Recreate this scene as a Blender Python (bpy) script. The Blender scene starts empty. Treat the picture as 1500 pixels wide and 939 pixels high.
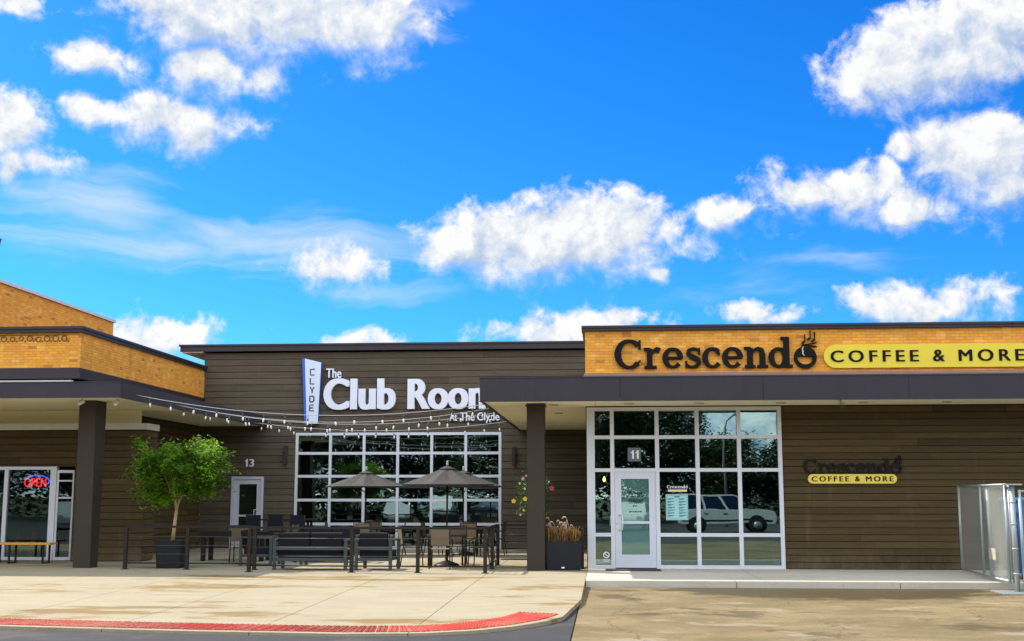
import bpy, bmesh, math, random
from mathutils import Vector, Matrix
random.seed(7)
S = bpy.context.scene
COL = S.collection
R = math.radians

# ------------------------------------------------------------------ camera
cd = bpy.data.cameras.new('camera')
cd.sensor_width = 36.0
cd.lens = 42.41
cd.clip_start = 0.1
cd.clip_end = 3000
cam = bpy.data.objects.new('camera', cd)
COL.objects.link(cam)
cam.location = (0, 0, 1.628)
cam.rotation_euler = (R(90 + 8.275), 0, R(4.394))
S.camera = cam

# ------------------------------------------------------------------ sun
SUN_FROM = Vector((-0.88, 0.42, 1.0)).normalized()
sl = bpy.data.lights.new('sun', 'SUN')
sl.energy = 3.2
sl.angle = R(0.5)
sl.color = (1.0, 0.93, 0.80)
sun = bpy.data.objects.new('sun', sl)
COL.objects.link(sun)
sun.rotation_euler = (-SUN_FROM).to_track_quat('-Z', 'Y').to_euler()

# ------------------------------------------------------------------ view
S.view_settings.view_transform = 'Standard'
S.view_settings.look = 'None'
S.view_settings.gamma = 1
S.view_settings.use_curve_mapping = False
S.view_settings.exposure = 1.05
S.cycles.max_bounces = 8
S.cycles.diffuse_bounces = 6
S.cycles.glossy_bounces = 4
S.cycles.transparent_max_bounces = 24
S.cycles.caustics_reflective = False
S.cycles.caustics_refractive = False
S.cycles.sample_clamp_indirect = 6

# ------------------------------------------------------------------ world: nishita sky with clouds laid out by direction
W = bpy.data.worlds.new('World')
S.world = W
W.use_nodes = True
nt = W.node_tree
for n in list(nt.nodes):
    nt.nodes.remove(n)


def N(tree, kind, **kw):
    n = tree.nodes.new(kind)
    for k, v in kw.items():
        if k.startswith('i_'):
            key = k[2:]
            key = int(key) if key.isdigit() else key
            n.inputs[key].default_value = v
        else:
            setattr(n, k, v)
    return n


class G:
    """tiny expression builder over a node tree"""
    def __init__(self, tree):
        self.t = tree

    def put(self, sock, v):
        if isinstance(v, bpy.types.NodeSocket):
            self.t.links.new(v, sock)
        else:
            sock.default_value = v

    def m(self, op, a, b=None, c=None, clamp=False):
        n = self.t.nodes.new('ShaderNodeMath')
        n.operation = op
        n.use_clamp = clamp
        self.put(n.inputs[0], a)
        if b is not None:
            self.put(n.inputs[1], b)
        if c is not None:
            self.put(n.inputs[2], c)
        return n.outputs[0]

    def v(self, op, a, b=None, out=0):
        n = self.t.nodes.new('ShaderNodeVectorMath')
        n.operation = op
        self.put(n.inputs[0], a)
        if b is not None:
            self.put(n.inputs[1], b)
        return n.outputs[out]

    def noise(self, vec, scale, detail=4, rough=0.5, dist=0.0, out='Fac'):
        n = self.t.nodes.new('ShaderNodeTexNoise')
        self.put(n.inputs['Vector'], vec)
        n.inputs['Scale'].default_value = scale
        n.inputs['Detail'].default_value = detail
        n.inputs['Roughness'].default_value = rough
        n.inputs['Distortion'].default_value = dist
        return n.outputs[out]

    def sstep(self, x, a, b):
        n = self.t.nodes.new('ShaderNodeMapRange')
        n.interpolation_type = 'SMOOTHSTEP'
        self.put(n.inputs['Value'], x)
        n.inputs['From Min'].default_value = a
        n.inputs['From Max'].default_value = b
        return n.outputs[0]

    def mix(self, f, a, b, blend='MIX'):
        n = self.t.nodes.new('ShaderNodeMix')
        n.data_type = 'RGBA'
        n.blend_type = blend
        n.clamp_factor = True
        self.put(n.inputs[0], f)
        self.put(n.inputs[6], a)
        self.put(n.inputs[7], b)
        return n.outputs[2]

    def xyz(self, x, y, z):
        n = self.t.nodes.new('ShaderNodeCombineXYZ')
        self.put(n.inputs[0], x)
        self.put(n.inputs[1], y)
        self.put(n.inputs[2], z)
        return n.outputs[0]

    def sep(self, v):
        n = self.t.nodes.new('ShaderNodeSeparateXYZ')
        self.t.links.new(v, n.inputs[0])
        return n.outputs


g = G(nt)
sky = N(nt, 'ShaderNodeTexSky')
sky.sky_type = 'NISHITA'
sky.sun_disc = False
sky.sun_elevation = math.asin(SUN_FROM.z)
sky.sun_rotation = math.atan2(SUN_FROM.x, SUN_FROM.y)
sky.altitude = 200
sky.air_density = 1.0
sky.dust_density = 1.1
sky.ozone_density = 2.5
hs = N(nt, 'ShaderNodeHueSaturation')
hs.inputs['Saturation'].default_value = 1.48
hs.inputs['Value'].default_value = 1.0
nt.links.new(sky.outputs[0], hs.inputs['Color'])
tint = g.mix(1.0, hs.outputs[0], (0.20, 0.645, 0.98, 1), 'MULTIPLY')
tc = N(nt, 'ShaderNodeTexCoord')
dx, dy, dz = g.sep(tc.outputs['Generated'])
az = g.m('ARCTAN2', dx, dy)
el = g.m('ARCSINE', dz)
P0 = g.xyz(az, el, 0.0)
warp = g.v('MULTIPLY', g.v('SUBTRACT', g.noise(P0, 14, 3, 0.55, out='Color'), (0.5, 0.5, 0.5)), (0.045, 0.030, 0.0))
P = g.v('ADD', P0, warp)
CLOUDS = [(-0.321,0.380,0.1086,0.0436,0),(-0.258,0.377,0.1107,0.0391,0),(-0.336,0.340,0.0418,0.0314,0),(-0.354,0.300,0.0550,0.0212,0),
 (-0.342,0.289,0.0274,0.0224,0),(-0.422,0.335,0.0328,0.0123,0),(-0.290,0.335,0.0192,0.0133,0),(-0.427,0.297,0.0135,0.0104,0),
 (-0.481,0.281,0.0301,0.0305,0),(-0.464,0.259,0.0227,0.0155,0),(-0.479,0.255,0.0149,0.0231,0),(-0.481,0.369,0.0203,0.0109,0),
 (-0.196,0.379,0.0223,0.0106,0),(-0.048,0.206,0.1229,0.0337,0),(-0.106,0.206,0.0663,0.0292,0),(0.001,0.217,0.0656,0.0347,0),
 (-0.036,0.223,0.0518,0.0280,0),(0.045,0.184,0.0113,0.0101,0),(-0.226,0.187,0.0430,0.0179,0),(0.112,0.232,0.0278,0.0121,0),
 (0.157,0.242,0.0408,0.0272,0),(0.201,0.242,0.0503,0.0279,0),(0.248,0.225,0.0536,0.0191,0),(0.285,0.340,0.0944,0.0454,0),
 (0.237,0.332,0.0498,0.0284,0),(0.317,0.356,0.0639,0.0347,0),(0.301,0.263,0.0518,0.0402,0),(0.322,0.235,0.0268,0.0258,0),
 (0.250,0.268,0.0125,0.0137,0),(-0.360,0.128,0.0507,0.0217,0),(-0.204,0.127,0.0338,0.0101,0),(-0.020,0.133,0.0791,0.0192,0),
 (0.017,0.146,0.0260,0.0113,0),(0.127,0.150,0.0262,0.0111,0),(0.264,0.146,0.0597,0.0192,0),(0.280,0.156,0.0348,0.0170,0),
 (-0.384,0.193,0.1809,0.0247,1),(-0.442,0.219,0.0673,0.0063,1),(-0.197,0.166,0.0855,0.0168,1),(-0.260,0.214,0.1482,0.0331,1),
 (0.209,0.185,0.0624,0.0130,1),(-0.189,0.391,0.0886,0.0367,1),(-0.412,0.232,0.0851,0.0317,1),(0.149,0.168,0.1060,0.0165,1)]


def field(items, pt):
    best = None
    for a, e, rx, ry, _ in items:
        d = g.v('MULTIPLY', g.v('SUBTRACT', pt, (a, e, 0)), (1 / rx, 1 / ry, 0))
        f = g.m('MULTIPLY', g.m('SUBTRACT', 1.0, g.v('LENGTH', d, out=1)), max(0.42, min(1.0, ry / 0.036)))
        if best is None:
            best = f
        else:
            n = nt.nodes.new('ShaderNodeMath')
            n.operation = 'SMOOTH_MAX'
            g.put(n.inputs[0], best)
            g.put(n.inputs[1], f)
            n.inputs[2].default_value = 0.12
            best = n.outputs[0]
    return g.m('MAXIMUM', best, -1.0)


cum = field([c for c in CLOUDS if c[4] == 0], P)
cum_up = field([c for c in CLOUDS if c[4] == 0], g.v('ADD', P, (-0.004, 0.014, 0.0)))
cir = field([c for c in CLOUDS if c[4] == 1], P)
fine = g.m('ADD', g.m('MULTIPLY', g.noise(P0, 15, 9, 0.60, 0.5), 0.58), g.m('MULTIPLY', g.noise(P0, 46, 8, 0.64, 0.3), 0.42))
off = g.v('ADD', P0, (-0.010, 0.016, 0.0))
fine2 = g.m('ADD', g.m('MULTIPLY', g.noise(off, 15, 9, 0.60, 0.5), 0.58), g.m('MULTIPLY', g.noise(off, 46, 8, 0.64, 0.3), 0.42))
# everywhere outside the photographed quarter of the sky, unseen broken cumulus, thickened behind the camera
broad = g.m('SUBTRACT', g.m('MULTIPLY', g.noise(P0, 2.6, 3, 0.5), 3.0), 1.15)
back = g.sstep(g.m('ABSOLUTE', az), 1.3, 2.2)
broad = g.m('ADD', broad, g.m('MULTIPLY', g.m('MULTIPLY', back, g.sstep(el, 0.16, 0.30)), 1.3))  # extra cloud out of view, added as white fill for the building fronts
outside = g.sstep(g.m('ABSOLUTE', g.m('ADD', az, 0.077)), 0.47, 0.75)
high = g.sstep(el, 0.42, 0.60)
outside = g.m('MAXIMUM', outside, high)
broad = g.m('ADD', g.m('MULTIPLY', g.m('SUBTRACT', outside, 1.0), 2.0), broad)
topside = g.m('SUBTRACT', cum, cum_up)
cum = g.m('MAXIMUM', cum, broad)
dens = g.m('ADD', g.m('MULTIPLY_ADD', cum, 1.4, 0.12), g.m('MULTIPLY', g.m('SUBTRACT', fine, 0.5), 3.6))
soft = g.m('MULTIPLY', g.m('SUBTRACT', 0.12, topside, clamp=True), 1.6)      # undersides thin out, tops stay crisp
alpha = g.m('DIVIDE', g.m('ADD', dens, 0.10), g.m('ADD', 0.62, soft), clamp=True)
alpha = g.sstep(alpha, 0.0, 1.0)
rel = g.m('SUBTRACT', fine, fine2)
lit = g.m('ADD', g.m('ADD', g.m('MULTIPLY', rel, 4.4), 0.55), g.m('MULTIPLY', topside, 0.75), clamp=True)
thick = g.sstep(dens, 0.25, 1.0)
lit = g.m('SUBTRACT', lit, g.m('MULTIPLY', thick, 0.10), clamp=True)
ccol = g.mix(lit, (0.50, 0.62, 0.82, 1), (1.04, 1.03, 1.01, 1))
streak = g.noise(g.v('MULTIPLY', P, (5, 30, 1)), 1.0, 6, 0.55, 0.6)
ca = g.m('MULTIPLY', g.sstep(g.m('ADD', cir, g.m('MULTIPLY', g.m('SUBTRACT', streak, 0.5), 2.6)), 0.0, 1.15), 0.66)
CB = 4.8
withcir = g.mix(ca, tint, (0.80 * CB, 0.88 * CB, 0.98 * CB, 1))
cb = g.v('SCALE', ccol)
g.put(cb.node.inputs['Scale'], g.m('MULTIPLY', CB, g.m('ADD', 1.0, g.m('MULTIPLY', back, 1.45))))   # unseen clouds behind the camera, brightened to light the facades
skyout = g.mix(alpha, withcir, cb)
# the ground side of the world stays dim
bg = N(nt, 'ShaderNodeBackground')
bg.inputs['Strength'].default_value = 0.10
nt.links.new(skyout, bg.inputs['Color'])
wo = N(nt, 'ShaderNodeOutputWorld')
nt.links.new(bg.outputs[0], wo.inputs[0])
W.cycles.sampling_method = 'MANUAL'
W.cycles.sample_map_resolution = 512


# ================================================================== helpers
class MB:
    """collects shapes into one mesh"""
    def __init__(self):
        self.bm = bmesh.new()
        self.tl = self.bm.loops.layers.float_color.new('tone')
        self.uv = self.bm.loops.layers.uv.new('UVMap')

    def face(self, vs, tone=1.0, smooth=False):
        try:
            f = self.bm.faces.new(vs)
        except ValueError:
            return None
        f.smooth = smooth
        for l in f.loops:
            l[self.tl] = (tone, tone, tone, 1)
        return f

    def poly(self, pts, tone=1.0):
        return self.face([self.bm.verts.new(p) for p in pts], tone)

    def box(self, x0, x1, y0, y1, z0, z1, tone=1.0, M=None, bev=0.0):
        p = [(x0, y0, z0), (x1, y0, z0), (x1, y1, z0), (x0, y1, z0), (x0, y0, z1), (x1, y0, z1), (x1, y1, z1), (x0, y1, z1)]
        if M is not None:
            p = [M @ Vector(q) for q in p]
        v = [self.bm.verts.new(q) for q in p]
        fs = [self.face([v[i] for i in f], tone) for f in ((0, 3, 2, 1), (4, 5, 6, 7), (0, 1, 5, 4), (1, 2, 6, 5), (2, 3, 7, 6), (3, 0, 4, 7))]
        if bev > 0:
            es = list({e for f in fs for e in f.edges})
            r = bmesh.ops.bevel(self.bm, geom=es, offset=bev, segments=2, affect='EDGES', profile=0.6)
            for f in r['faces']:
                for l in f.loops:
                    l[self.tl] = (tone, tone, tone, 1)
        return self

    def prism(self, pts, fn, d0, d1, tone=1.0):
        """pts: 2D outline; fn(u, v, d) -> 3D; extruded from d0 to d1"""
        a = [self.bm.verts.new(fn(u, v, d0)) for u, v in pts]
        b = [self.bm.verts.new(fn(u, v, d1)) for u, v in pts]
        self.face(list(reversed(a)), tone)
        self.face(b, tone)
        n = len(pts)
        for i in range(n):
            j = (i + 1) % n
            self.face([a[i], a[j], b[j], b[i]], tone)
        return self

    def tube(self, path, r, n=8, tone=1.0, cap=True, smooth=True):
        path = [Vector(p) for p in path]
        rs = r if isinstance(r, (list, tuple)) else [r] * len(path)
        rings = []
        prev = None
        for i, p in enumerate(path):
            if i == 0:
                d = path[1] - p
            elif i == len(path) - 1:
                d = p - path[i - 1]
            else:
                d = path[i + 1] - path[i - 1]
            d.normalize()
            if prev is None:
                a = d.orthogonal().normalized()
            else:
                a = prev - d * prev.dot(d)
                if a.length < 1e-5:
                    a = d.orthogonal()
                a.normalize()
            prev = a
            b = d.cross(a)
            rings.append([self.bm.verts.new(p + (a * math.cos(t) + b * math.sin(t)) * rs[i]) for t in [2 * math.pi * k / n + math.pi / n for k in range(n)]])
        for i in range(len(rings) - 1):
            for k in range(n):
                self.face([rings[i][k], rings[i][(k + 1) % n], rings[i + 1][(k + 1) % n], rings[i + 1][k]], tone, smooth)
        if cap:
            self.face(list(reversed(rings[0])), tone)
            self.face(rings[-1], tone)
        return self

    def lathe(self, prof, cx=0, cy=0, cz=0, n=16, tone=1.0, M=None, smooth=True):
        rings = []
        for r, z in prof:
            ring = []
            for k in range(n):
                t = 2 * math.pi * k / n
                q = Vector((cx + r * math.cos(t), cy + r * math.sin(t), cz + z))
                ring.append(self.bm.verts.new(M @ q if M is not None else q))
            rings.append(ring)
        for i in range(len(rings) - 1):
            for k in range(n):
                self.face([rings[i][k], rings[i][(k + 1) % n], rings[i + 1][(k + 1) % n], rings[i + 1][k]], tone, smooth)
        self.face(list(reversed(rings[0])), tone)
        self.face(rings[-1], tone)
        return self

    def ribbon(self, pts, ws, fn, d0, d1, closed=False):
        """a flat stroke of varying width in the uv plane, extruded"""
        n = len(pts)
        L, Rr = [], []
        for i, (u, v) in enumerate(pts):
            if closed:
                p, q = pts[i - 1], pts[(i + 1) % n]
            else:
                p, q = pts[max(0, i - 1)], pts[min(n - 1, i + 1)]
            tx, ty = q[0] - p[0], q[1] - p[1]
            l = math.hypot(tx, ty) or 1
            nx, ny = -ty / l, tx / l
            w = ws[i] / 2
            L.append((u + nx * w, v + ny * w))
            Rr.append((u - nx * w, v - ny * w))
        mk = lambda q, d: self.bm.verts.new(fn(q[0], q[1], d))
        a0 = [mk(q, d0) for q in L]; b0 = [mk(q, d0) for q in Rr]
        a1 = [mk(q, d1) for q in L]; b1 = [mk(q, d1) for q in Rr]
        for i in range(n if closed else n - 1):
            j = (i + 1) % n
            self.face([a1[i], a1[j], b1[j], b1[i]])
            self.face([a0[j], a0[i], b0[i], b0[j]])
            self.face([a0[i], a0[j], a1[j], a1[i]])
            self.face([b0[j], b0[i], b1[i], b1[j]])
        if not closed:
            self.face([a0[0], a1[0], b1[0], b0[0]])
            self.face([a0[-1], b0[-1], b1[-1], a1[-1]])
        return self

    def build(self, name, mat, parent=None, recalc=True):
        if recalc:
            bmesh.ops.recalc_face_normals(self.bm, faces=self.bm.faces)
        me = bpy.data.meshes.new(name)
        self.bm.to_mesh(me)
        self.bm.free()
        me.materials.append(mat)
        o = bpy.data.objects.new(name, me)
        COL.objects.link(o)
        if parent is not None:
            attach(o, parent)
        return o


def root_of(o):
    v = Vector((0, 0, 0))
    while o is not None:
        v += o.location
        o = o.parent
    return v


def attach(o, parent):
    """mesh was built in world coordinates: keep it there under its thing"""
    o.data.transform(Matrix.Translation(-root_of(parent)))
    o.parent = parent


def thing(name, label, cat, loc=(0, 0, 0), group=None):
    o = bpy.data.objects.new(name, None)
    o.empty_display_size = 0.2
    COL.objects.link(o)
    o.location = loc
    return tag(o, label, cat, group)


def tag(o, label, cat, group=None):
    o['label'] = label
    o['category'] = cat
    if group:
        o['group'] = group
    return o


def recenter(o):
    """give a one-mesh thing an origin at its base"""
    vs = o.data.vertices
    c = Vector((sum(v.co.x for v in vs) / len(vs), sum(v.co.y for v in vs) / len(vs), min(v.co.z for v in vs)))
    o.data.transform(Matrix.Translation(-c))
    o.location = c
    return o


def structure(o):
    o['kind'] = 'structure'
    return o


def dup(rt, loc, rotz=0.0, label=None, group=None, mats=None):
    """copy of a thing with copies of its parts and sub-parts"""
    r = rt.copy()
    COL.objects.link(r)
    r.location = loc
    r.rotation_euler = (0, 0, rotz)
    if label:
        r['label'] = label
    if group:
        r['group'] = group
    for ch in list(rt.children):
        c = ch.copy()
        COL.objects.link(c)
        c.parent = r
        for gch in list(ch.children):
            d = gch.copy()
            COL.objects.link(d)
            d.parent = c
    return r


# ------------------------------------------------------------------ materials
def mat(name, col, rough=0.6, metal=0.0, var=0.12, vs=3.0, stretch=(1, 1, 1), bump=0.0, bs=60, tone=0.0, spec=0.4, var2=0.0, vs2=30):
    m = bpy.data.materials.new(name)
    m.use_nodes = True
    t = m.node_tree
    b = t.nodes['Principled BSDF']
    q = G(t)
    b.inputs['Roughness'].default_value = rough
    b.inputs['Metallic'].default_value = metal
    b.inputs['Specular IOR Level'].default_value = spec
    co = N(t, 'ShaderNodeTexCoord').outputs['Object']
    co = q.v('MULTIPLY', co, stretch)
    n1 = q.noise(co, vs, 5, 0.6)
    f = q.m('ADD', q.m('MULTIPLY', q.m('SUBTRACT', n1, 0.5), 4 * var), 1.0)
    if var2:
        n2 = q.noise(co, vs2, 4, 0.65)
        f = q.m('MULTIPLY', f, q.m('ADD', q.m('MULTIPLY', q.m('SUBTRACT', n2, 0.5), 4 * var2), 1.0))
    if tone:
        at = N(t, 'ShaderNodeAttribute', attribute_name='tone')
        f = q.m('MULTIPLY', f, at.outputs['Fac'])
    c = q.v('SCALE', (col[0], col[1], col[2]))
    q.put(c.node.inputs['Scale'], f)
    t.links.new(c, b.inputs['Base Color'])
    if bump:
        nb = q.noise(co, bs, 5, 0.65)
        bn = N(t, 'ShaderNodeBump')
        bn.inputs['Strength'].default_value = bump
        bn.inputs['Distance'].default_value = 0.01
        t.links.new(nb, bn.inputs['Height'])
        t.links.new(bn.outputs[0], b.inputs['Normal'])
    rr = q.m('ADD', q.m('MULTIPLY', q.m('SUBTRACT', n1, 0.5), 0.25), rough, clamp=True)
    t.links.new(rr, b.inputs['Roughness'])
    return m


def brick_mat(name, c1, c2, mortar):
    m = bpy.data.materials.new(name)
    m.use_nodes = True
    t = m.node_tree
    b = t.nodes['Principled BSDF']
    q = G(t)
    co = N(t, 'ShaderNodeTexCoord').outputs['Object']
    x, y, z = q.sep(co)
    uv = q.xyz(q.m('ADD', x, y), z, 0.0)
    bt = N(t, 'ShaderNodeTexBrick')
    bt.offset = 0.5
    t.links.new(uv, bt.inputs['Vector'])
    bt.inputs['Color1'].default_value = c1
    bt.inputs['Color2'].default_value = c2
    bt.inputs['Mortar'].default_value = mortar
    bt.inputs['Scale'].default_value = 1.0
    bt.inputs['Mortar Size'].default_value = 0.006
    bt.inputs['Mortar Smooth'].default_value = 0.2
    bt.inputs['Bias'].default_value = -0.15
    bt.inputs['Brick Width'].default_value = 0.21
    bt.inputs['Row Height'].default_value = 0.067
    # odd dark bricks
    cell = q.v('FLOOR', q.v('MULTIPLY', uv, (1 / 0.21, 1 / 0.067, 0)))
    wn = N(t, 'ShaderNodeTexWhiteNoise')
    t.links.new(cell, wn.inputs['Vector'])
    odd = q.m('GREATER_THAN', wn.outputs['Value'], 0.965)
    c = q.mix(q.m('MULTIPLY', odd, 0.55), bt.outputs['Color'], (0.30, 0.11, 0.03, 1))
    pale = q.m('LESS_THAN', wn.outputs['Value'], 0.10)
    c = q.mix(q.m('MULTIPLY', pale, 0.5), c, (0.95, 0.55, 0.14, 1))
    drip = q.noise(q.v('MULTIPLY', co, (2.2, 2.2, 0.25)), 1.0, 5, 0.6)
    c = q.mix(q.m('MULTIPLY', q.sstep(drip, 0.56, 0.72), 0.35), c, (0.42, 0.22, 0.04, 1))
    n1 = q.noise(co, 1.3, 6, 0.65)
    n2 = q.noise(co, 24, 4, 0.7)
    f = q.m('ADD', q.m('ADD', q.m('MULTIPLY', q.m('SUBTRACT', n1, 0.5), 0.5), q.m('MULTIPLY', q.m('SUBTRACT', n2, 0.5), 0.5)), 1.0)
    cc = q.v('SCALE', c)
    q.put(cc.node.inputs['Scale'], f)
    t.links.new(cc, b.inputs['Base Color'])
    b.inputs['Roughness'].default_value = 0.8
    bn = N(t, 'ShaderNodeBump')
    bn.inputs['Strength'].default_value = 0.6
    bn.inputs['Distance'].default_value = 0.006
    h = q.m('ADD', q.m('MULTIPLY', bt.outputs['Fac'], -1.0), q.m('MULTIPLY', n2, 0.4))
    t.links.new(h, bn.inputs['Height'])
    t.links.new(bn.outputs[0], b.inputs['Normal'])
    return m


def glass_mat(name, tint, base=0.16, refl=(0.72, 1.0, 0.93), wob=0.05, film=None):
    m = bpy.data.materials.new(name)
    m.use_nodes = True
    t = m.node_tree
    t.nodes.remove(t.nodes['Principled BSDF'])
    q = G(t)
    out = t.nodes['Material Output']
    tr = N(t, 'ShaderNodeBsdfTransparent')
    tr.inputs[0].default_value = tint
    gl = N(t, 'ShaderNodeBsdfGlossy')
    gl.inputs['Color'].default_value = (*refl, 1)
    gl.inputs['Roughness'].default_value = 0.004
    co = N(t, 'ShaderNodeTexCoord').outputs['Object']
    bn = N(t, 'ShaderNodeBump')
    bn.inputs['Strength'].default_value = wob
    bn.inputs['Distance'].default_value = 0.05
    t.links.new(q.noise(co, 1.1, 2, 0.4), bn.inputs['Height'])
    t.links.new(bn.outputs[0], gl.inputs['Normal'])
    fr = N(t, 'ShaderNodeFresnel')
    fr.inputs['IOR'].default_value = 1.5
    f = q.m('ADD', fr.outputs[0], base, clamp=True)
    ms = N(t, 'ShaderNodeMixShader')
    t.links.new(f, ms.inputs[0])
    t.links.new(tr.outputs[0], ms.inputs[1])
    t.links.new(gl.outputs[0], ms.inputs[2])
    res = ms.outputs[0]
    if film:                                # a translucent tinted film on the pane
        df = N(t, 'ShaderNodeBsdfDiffuse')
        df.inputs[0].default_value = film[0]
        m2 = N(t, 'ShaderNodeMixShader')
        m2.inputs[0].default_value = film[1]
        t.links.new(tr.outputs[0], m2.inputs[1])
        t.links.new(df.outputs[0], m2.inputs[2])
        t.links.new(m2.outputs[0], ms.inputs[1])
    t.links.new(res, out.inputs[0])
    return m


def emit_mat(name, col, strength):
    m = bpy.data.materials.new(name)
    m.use_nodes = True
    b = m.node_tree.nodes['Principled BSDF']
    b.inputs['Base Color'].default_value = (*col, 1)
    b.inputs['Emission Color'].default_value = (*col, 1)
    b.inputs['Emission Strength'].default_value = strength
    return m


def concrete_mat(name, col, stain, stain_amt=0.5, dark_patch=None, stretch=(0.35, 1, 1), rough=0.8):
    m = bpy.data.materials.new(name)
    m.use_nodes = True
    t = m.node_tree
    b = t.nodes['Principled BSDF']
    q = G(t)
    co = N(t, 'ShaderNodeTexCoord').outputs['Object']
    cs = q.v('MULTIPLY', co, stretch)
    big = q.noise(cs, 0.55, 6, 0.62, 0.4)
    mid = q.noise(cs, 2.4, 6, 0.65)
    fine = q.noise(co, 55, 4, 0.7)
    f = q.m('ADD', 1.0, q.m('ADD', q.m('MULTIPLY', q.m('SUBTRACT', mid, 0.5), 0.55), q.m('MULTIPLY', q.m('SUBTRACT', fine, 0.5), 0.6)))
    st = q.m('MULTIPLY', q.sstep(q.m('ADD', big, q.m('MULTIPLY', q.m('SUBTRACT', mid, 0.5), 0.6)), 0.54, 0.64), stain_amt)
    c = q.mix(st, (*col, 1), (*stain, 1))
    spots = q.m('MULTIPLY', q.sstep(q.noise(co, 7, 3, 0.5), 0.68, 0.74), 0.25)
    c = q.mix(spots, c, (stain[0] * 0.6, stain[1] * 0.6, stain[2] * 0.6, 1))
    rr = rough
    if dark_patch:
        cx, cy, rx, ry, wcol = dark_patch
        d = q.v('LENGTH', q.v('MULTIPLY', q.v('SUBTRACT', co, (cx, cy, 0)), (1 / rx, 1 / ry, 0)), out=1)
        wm = q.m('ADD', q.m('SUBTRACT', 1.0, d), q.m('MULTIPLY', q.m('SUBTRACT', mid, 0.5), 0.9))
        w = q.sstep(wm, 0.0, 0.22)
        c = q.mix(q.m('MULTIPLY', w, 0.86), c, (*wcol, 1))
        rr = q.m('SUBTRACT', rough, q.m('MULTIPLY', w, 0.3))
        # pale worn patches
        pale = q.m('MULTIPLY', q.sstep(q.noise(q.v('MULTIPLY', co, (0.8, 1.6, 1)), 1.2, 5, 0.6), 0.60, 0.66), 0.55)
        c = q.mix(pale, c, (col[0] * 1.45, col[1] * 1.5, col[2] * 1.7, 1))
    cc = q.v('SCALE', c)
    q.put(cc.node.inputs['Scale'], f)
    t.links.new(cc, b.inputs['Base Color'])
    q.put(b.inputs['Roughness'], rr)
    b.inputs['Specular IOR Level'].default_value = 0.3
    bn = N(t, 'ShaderNodeBump')
    bn.inputs['Strength'].default_value = 0.25
    bn.inputs['Distance'].default_value = 0.006
    t.links.new(fine, bn.inputs['Height'])
    t.links.new(bn.outputs[0], b.inputs['Normal'])
    return m


def pad_mat(name):
    """old patched lot: pale worn paste, ochre silt, damp patches, a dark oval by the kerb, grit and hairline cracks"""
    m = bpy.data.materials.new(name)
    m.use_nodes = True
    t = m.node_tree
    b = t.nodes['Principled BSDF']
    q = G(t)
    co = N(t, 'ShaderNodeTexCoord').outputs['Object']
    cs = q.v('MULTIPLY', co, (0.75, 1.0, 1.0))
    n1 = q.noise(cs, 0.6, 7, 0.62, 0.5)
    n2 = q.noise(q.v('ADD', cs, (31, 7, 0)), 0.8, 7, 0.62, 0.5)
    n3 = q.noise(q.v('ADD', cs, (5, 53, 0)), 1.5, 7, 0.6, 0.3)
    grit = q.noise(co, 38, 4, 0.75)
    c = q.mix(q.sstep(n1, 0.40, 0.60), (0.185, 0.138, 0.068, 1), (0.250, 0.188, 0.098, 1))
    c = q.mix(q.m('MULTIPLY', q.sstep(n2, 0.50, 0.66), 0.6), c, (0.150, 0.105, 0.038, 1))       # ochre silt
    c = q.mix(q.m('MULTIPLY', q.sstep(n3, 0.57, 0.66), 0.65), c, (0.32, 0.275, 0.20, 1))           # pale scaled patches
    n4 = q.noise(q.v('ADD', cs, (77, 11, 0)), 0.62, 7, 0.66, 0.6)
    damp = q.m('MULTIPLY', q.sstep(n4, 0.55, 0.63), 0.6)
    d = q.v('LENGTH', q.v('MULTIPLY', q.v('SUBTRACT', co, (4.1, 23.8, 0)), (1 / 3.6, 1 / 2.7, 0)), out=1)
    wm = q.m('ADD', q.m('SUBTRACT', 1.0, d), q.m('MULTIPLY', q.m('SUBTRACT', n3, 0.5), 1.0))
    dark_oval = q.m('MULTIPLY', q.sstep(wm, 0.0, 0.25), 0.88)  # darker, smoother oval on the lot in front of the kerb
    dark_patch = q.m('MAXIMUM', damp, dark_oval)
    c = q.mix(dark_patch, c, (0.058, 0.042, 0.018, 1))
    vo = N(t, 'ShaderNodeTexVoronoi', feature='DISTANCE_TO_EDGE')
    vo.inputs['Scale'].default_value = 0.33
    t.links.new(q.v('ADD', co, q.v('SCALE', q.noise(co, 1.3, 5, 0.6, out='Color'))), vo.inputs['Vector'])
    crack = q.m('MULTIPLY', q.m('LESS_THAN', vo.outputs['Distance'], 0.005), 0.6)
    c = q.mix(crack, c, (0.06, 0.045, 0.03, 1))
    f = q.m('ADD', 0.90, q.m('ADD', q.m('MULTIPLY', q.m('SUBTRACT', grit, 0.5), 1.1), q.m('MULTIPLY', q.m('SUBTRACT', q.noise(co, 9, 4, 0.7), 0.5), 0.5)))
    cc = q.v('SCALE', c)
    q.put(cc.node.inputs['Scale'], f)
    t.links.new(cc, b.inputs['Base Color'])
    q.put(b.inputs['Roughness'], q.m('SUBTRACT', 0.85, q.m('MULTIPLY', dark_patch, 0.35)))
    b.inputs['Specular IOR Level'].default_value = 0.3
    bn = N(t, 'ShaderNodeBump')
    bn.inputs['Strength'].default_value = 0.45
    bn.inputs['Distance'].default_value = 0.01
    t.links.new(grit, bn.inputs['Height'])
    t.links.new(bn.outputs[0], b.inputs['Normal'])
    return m


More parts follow.
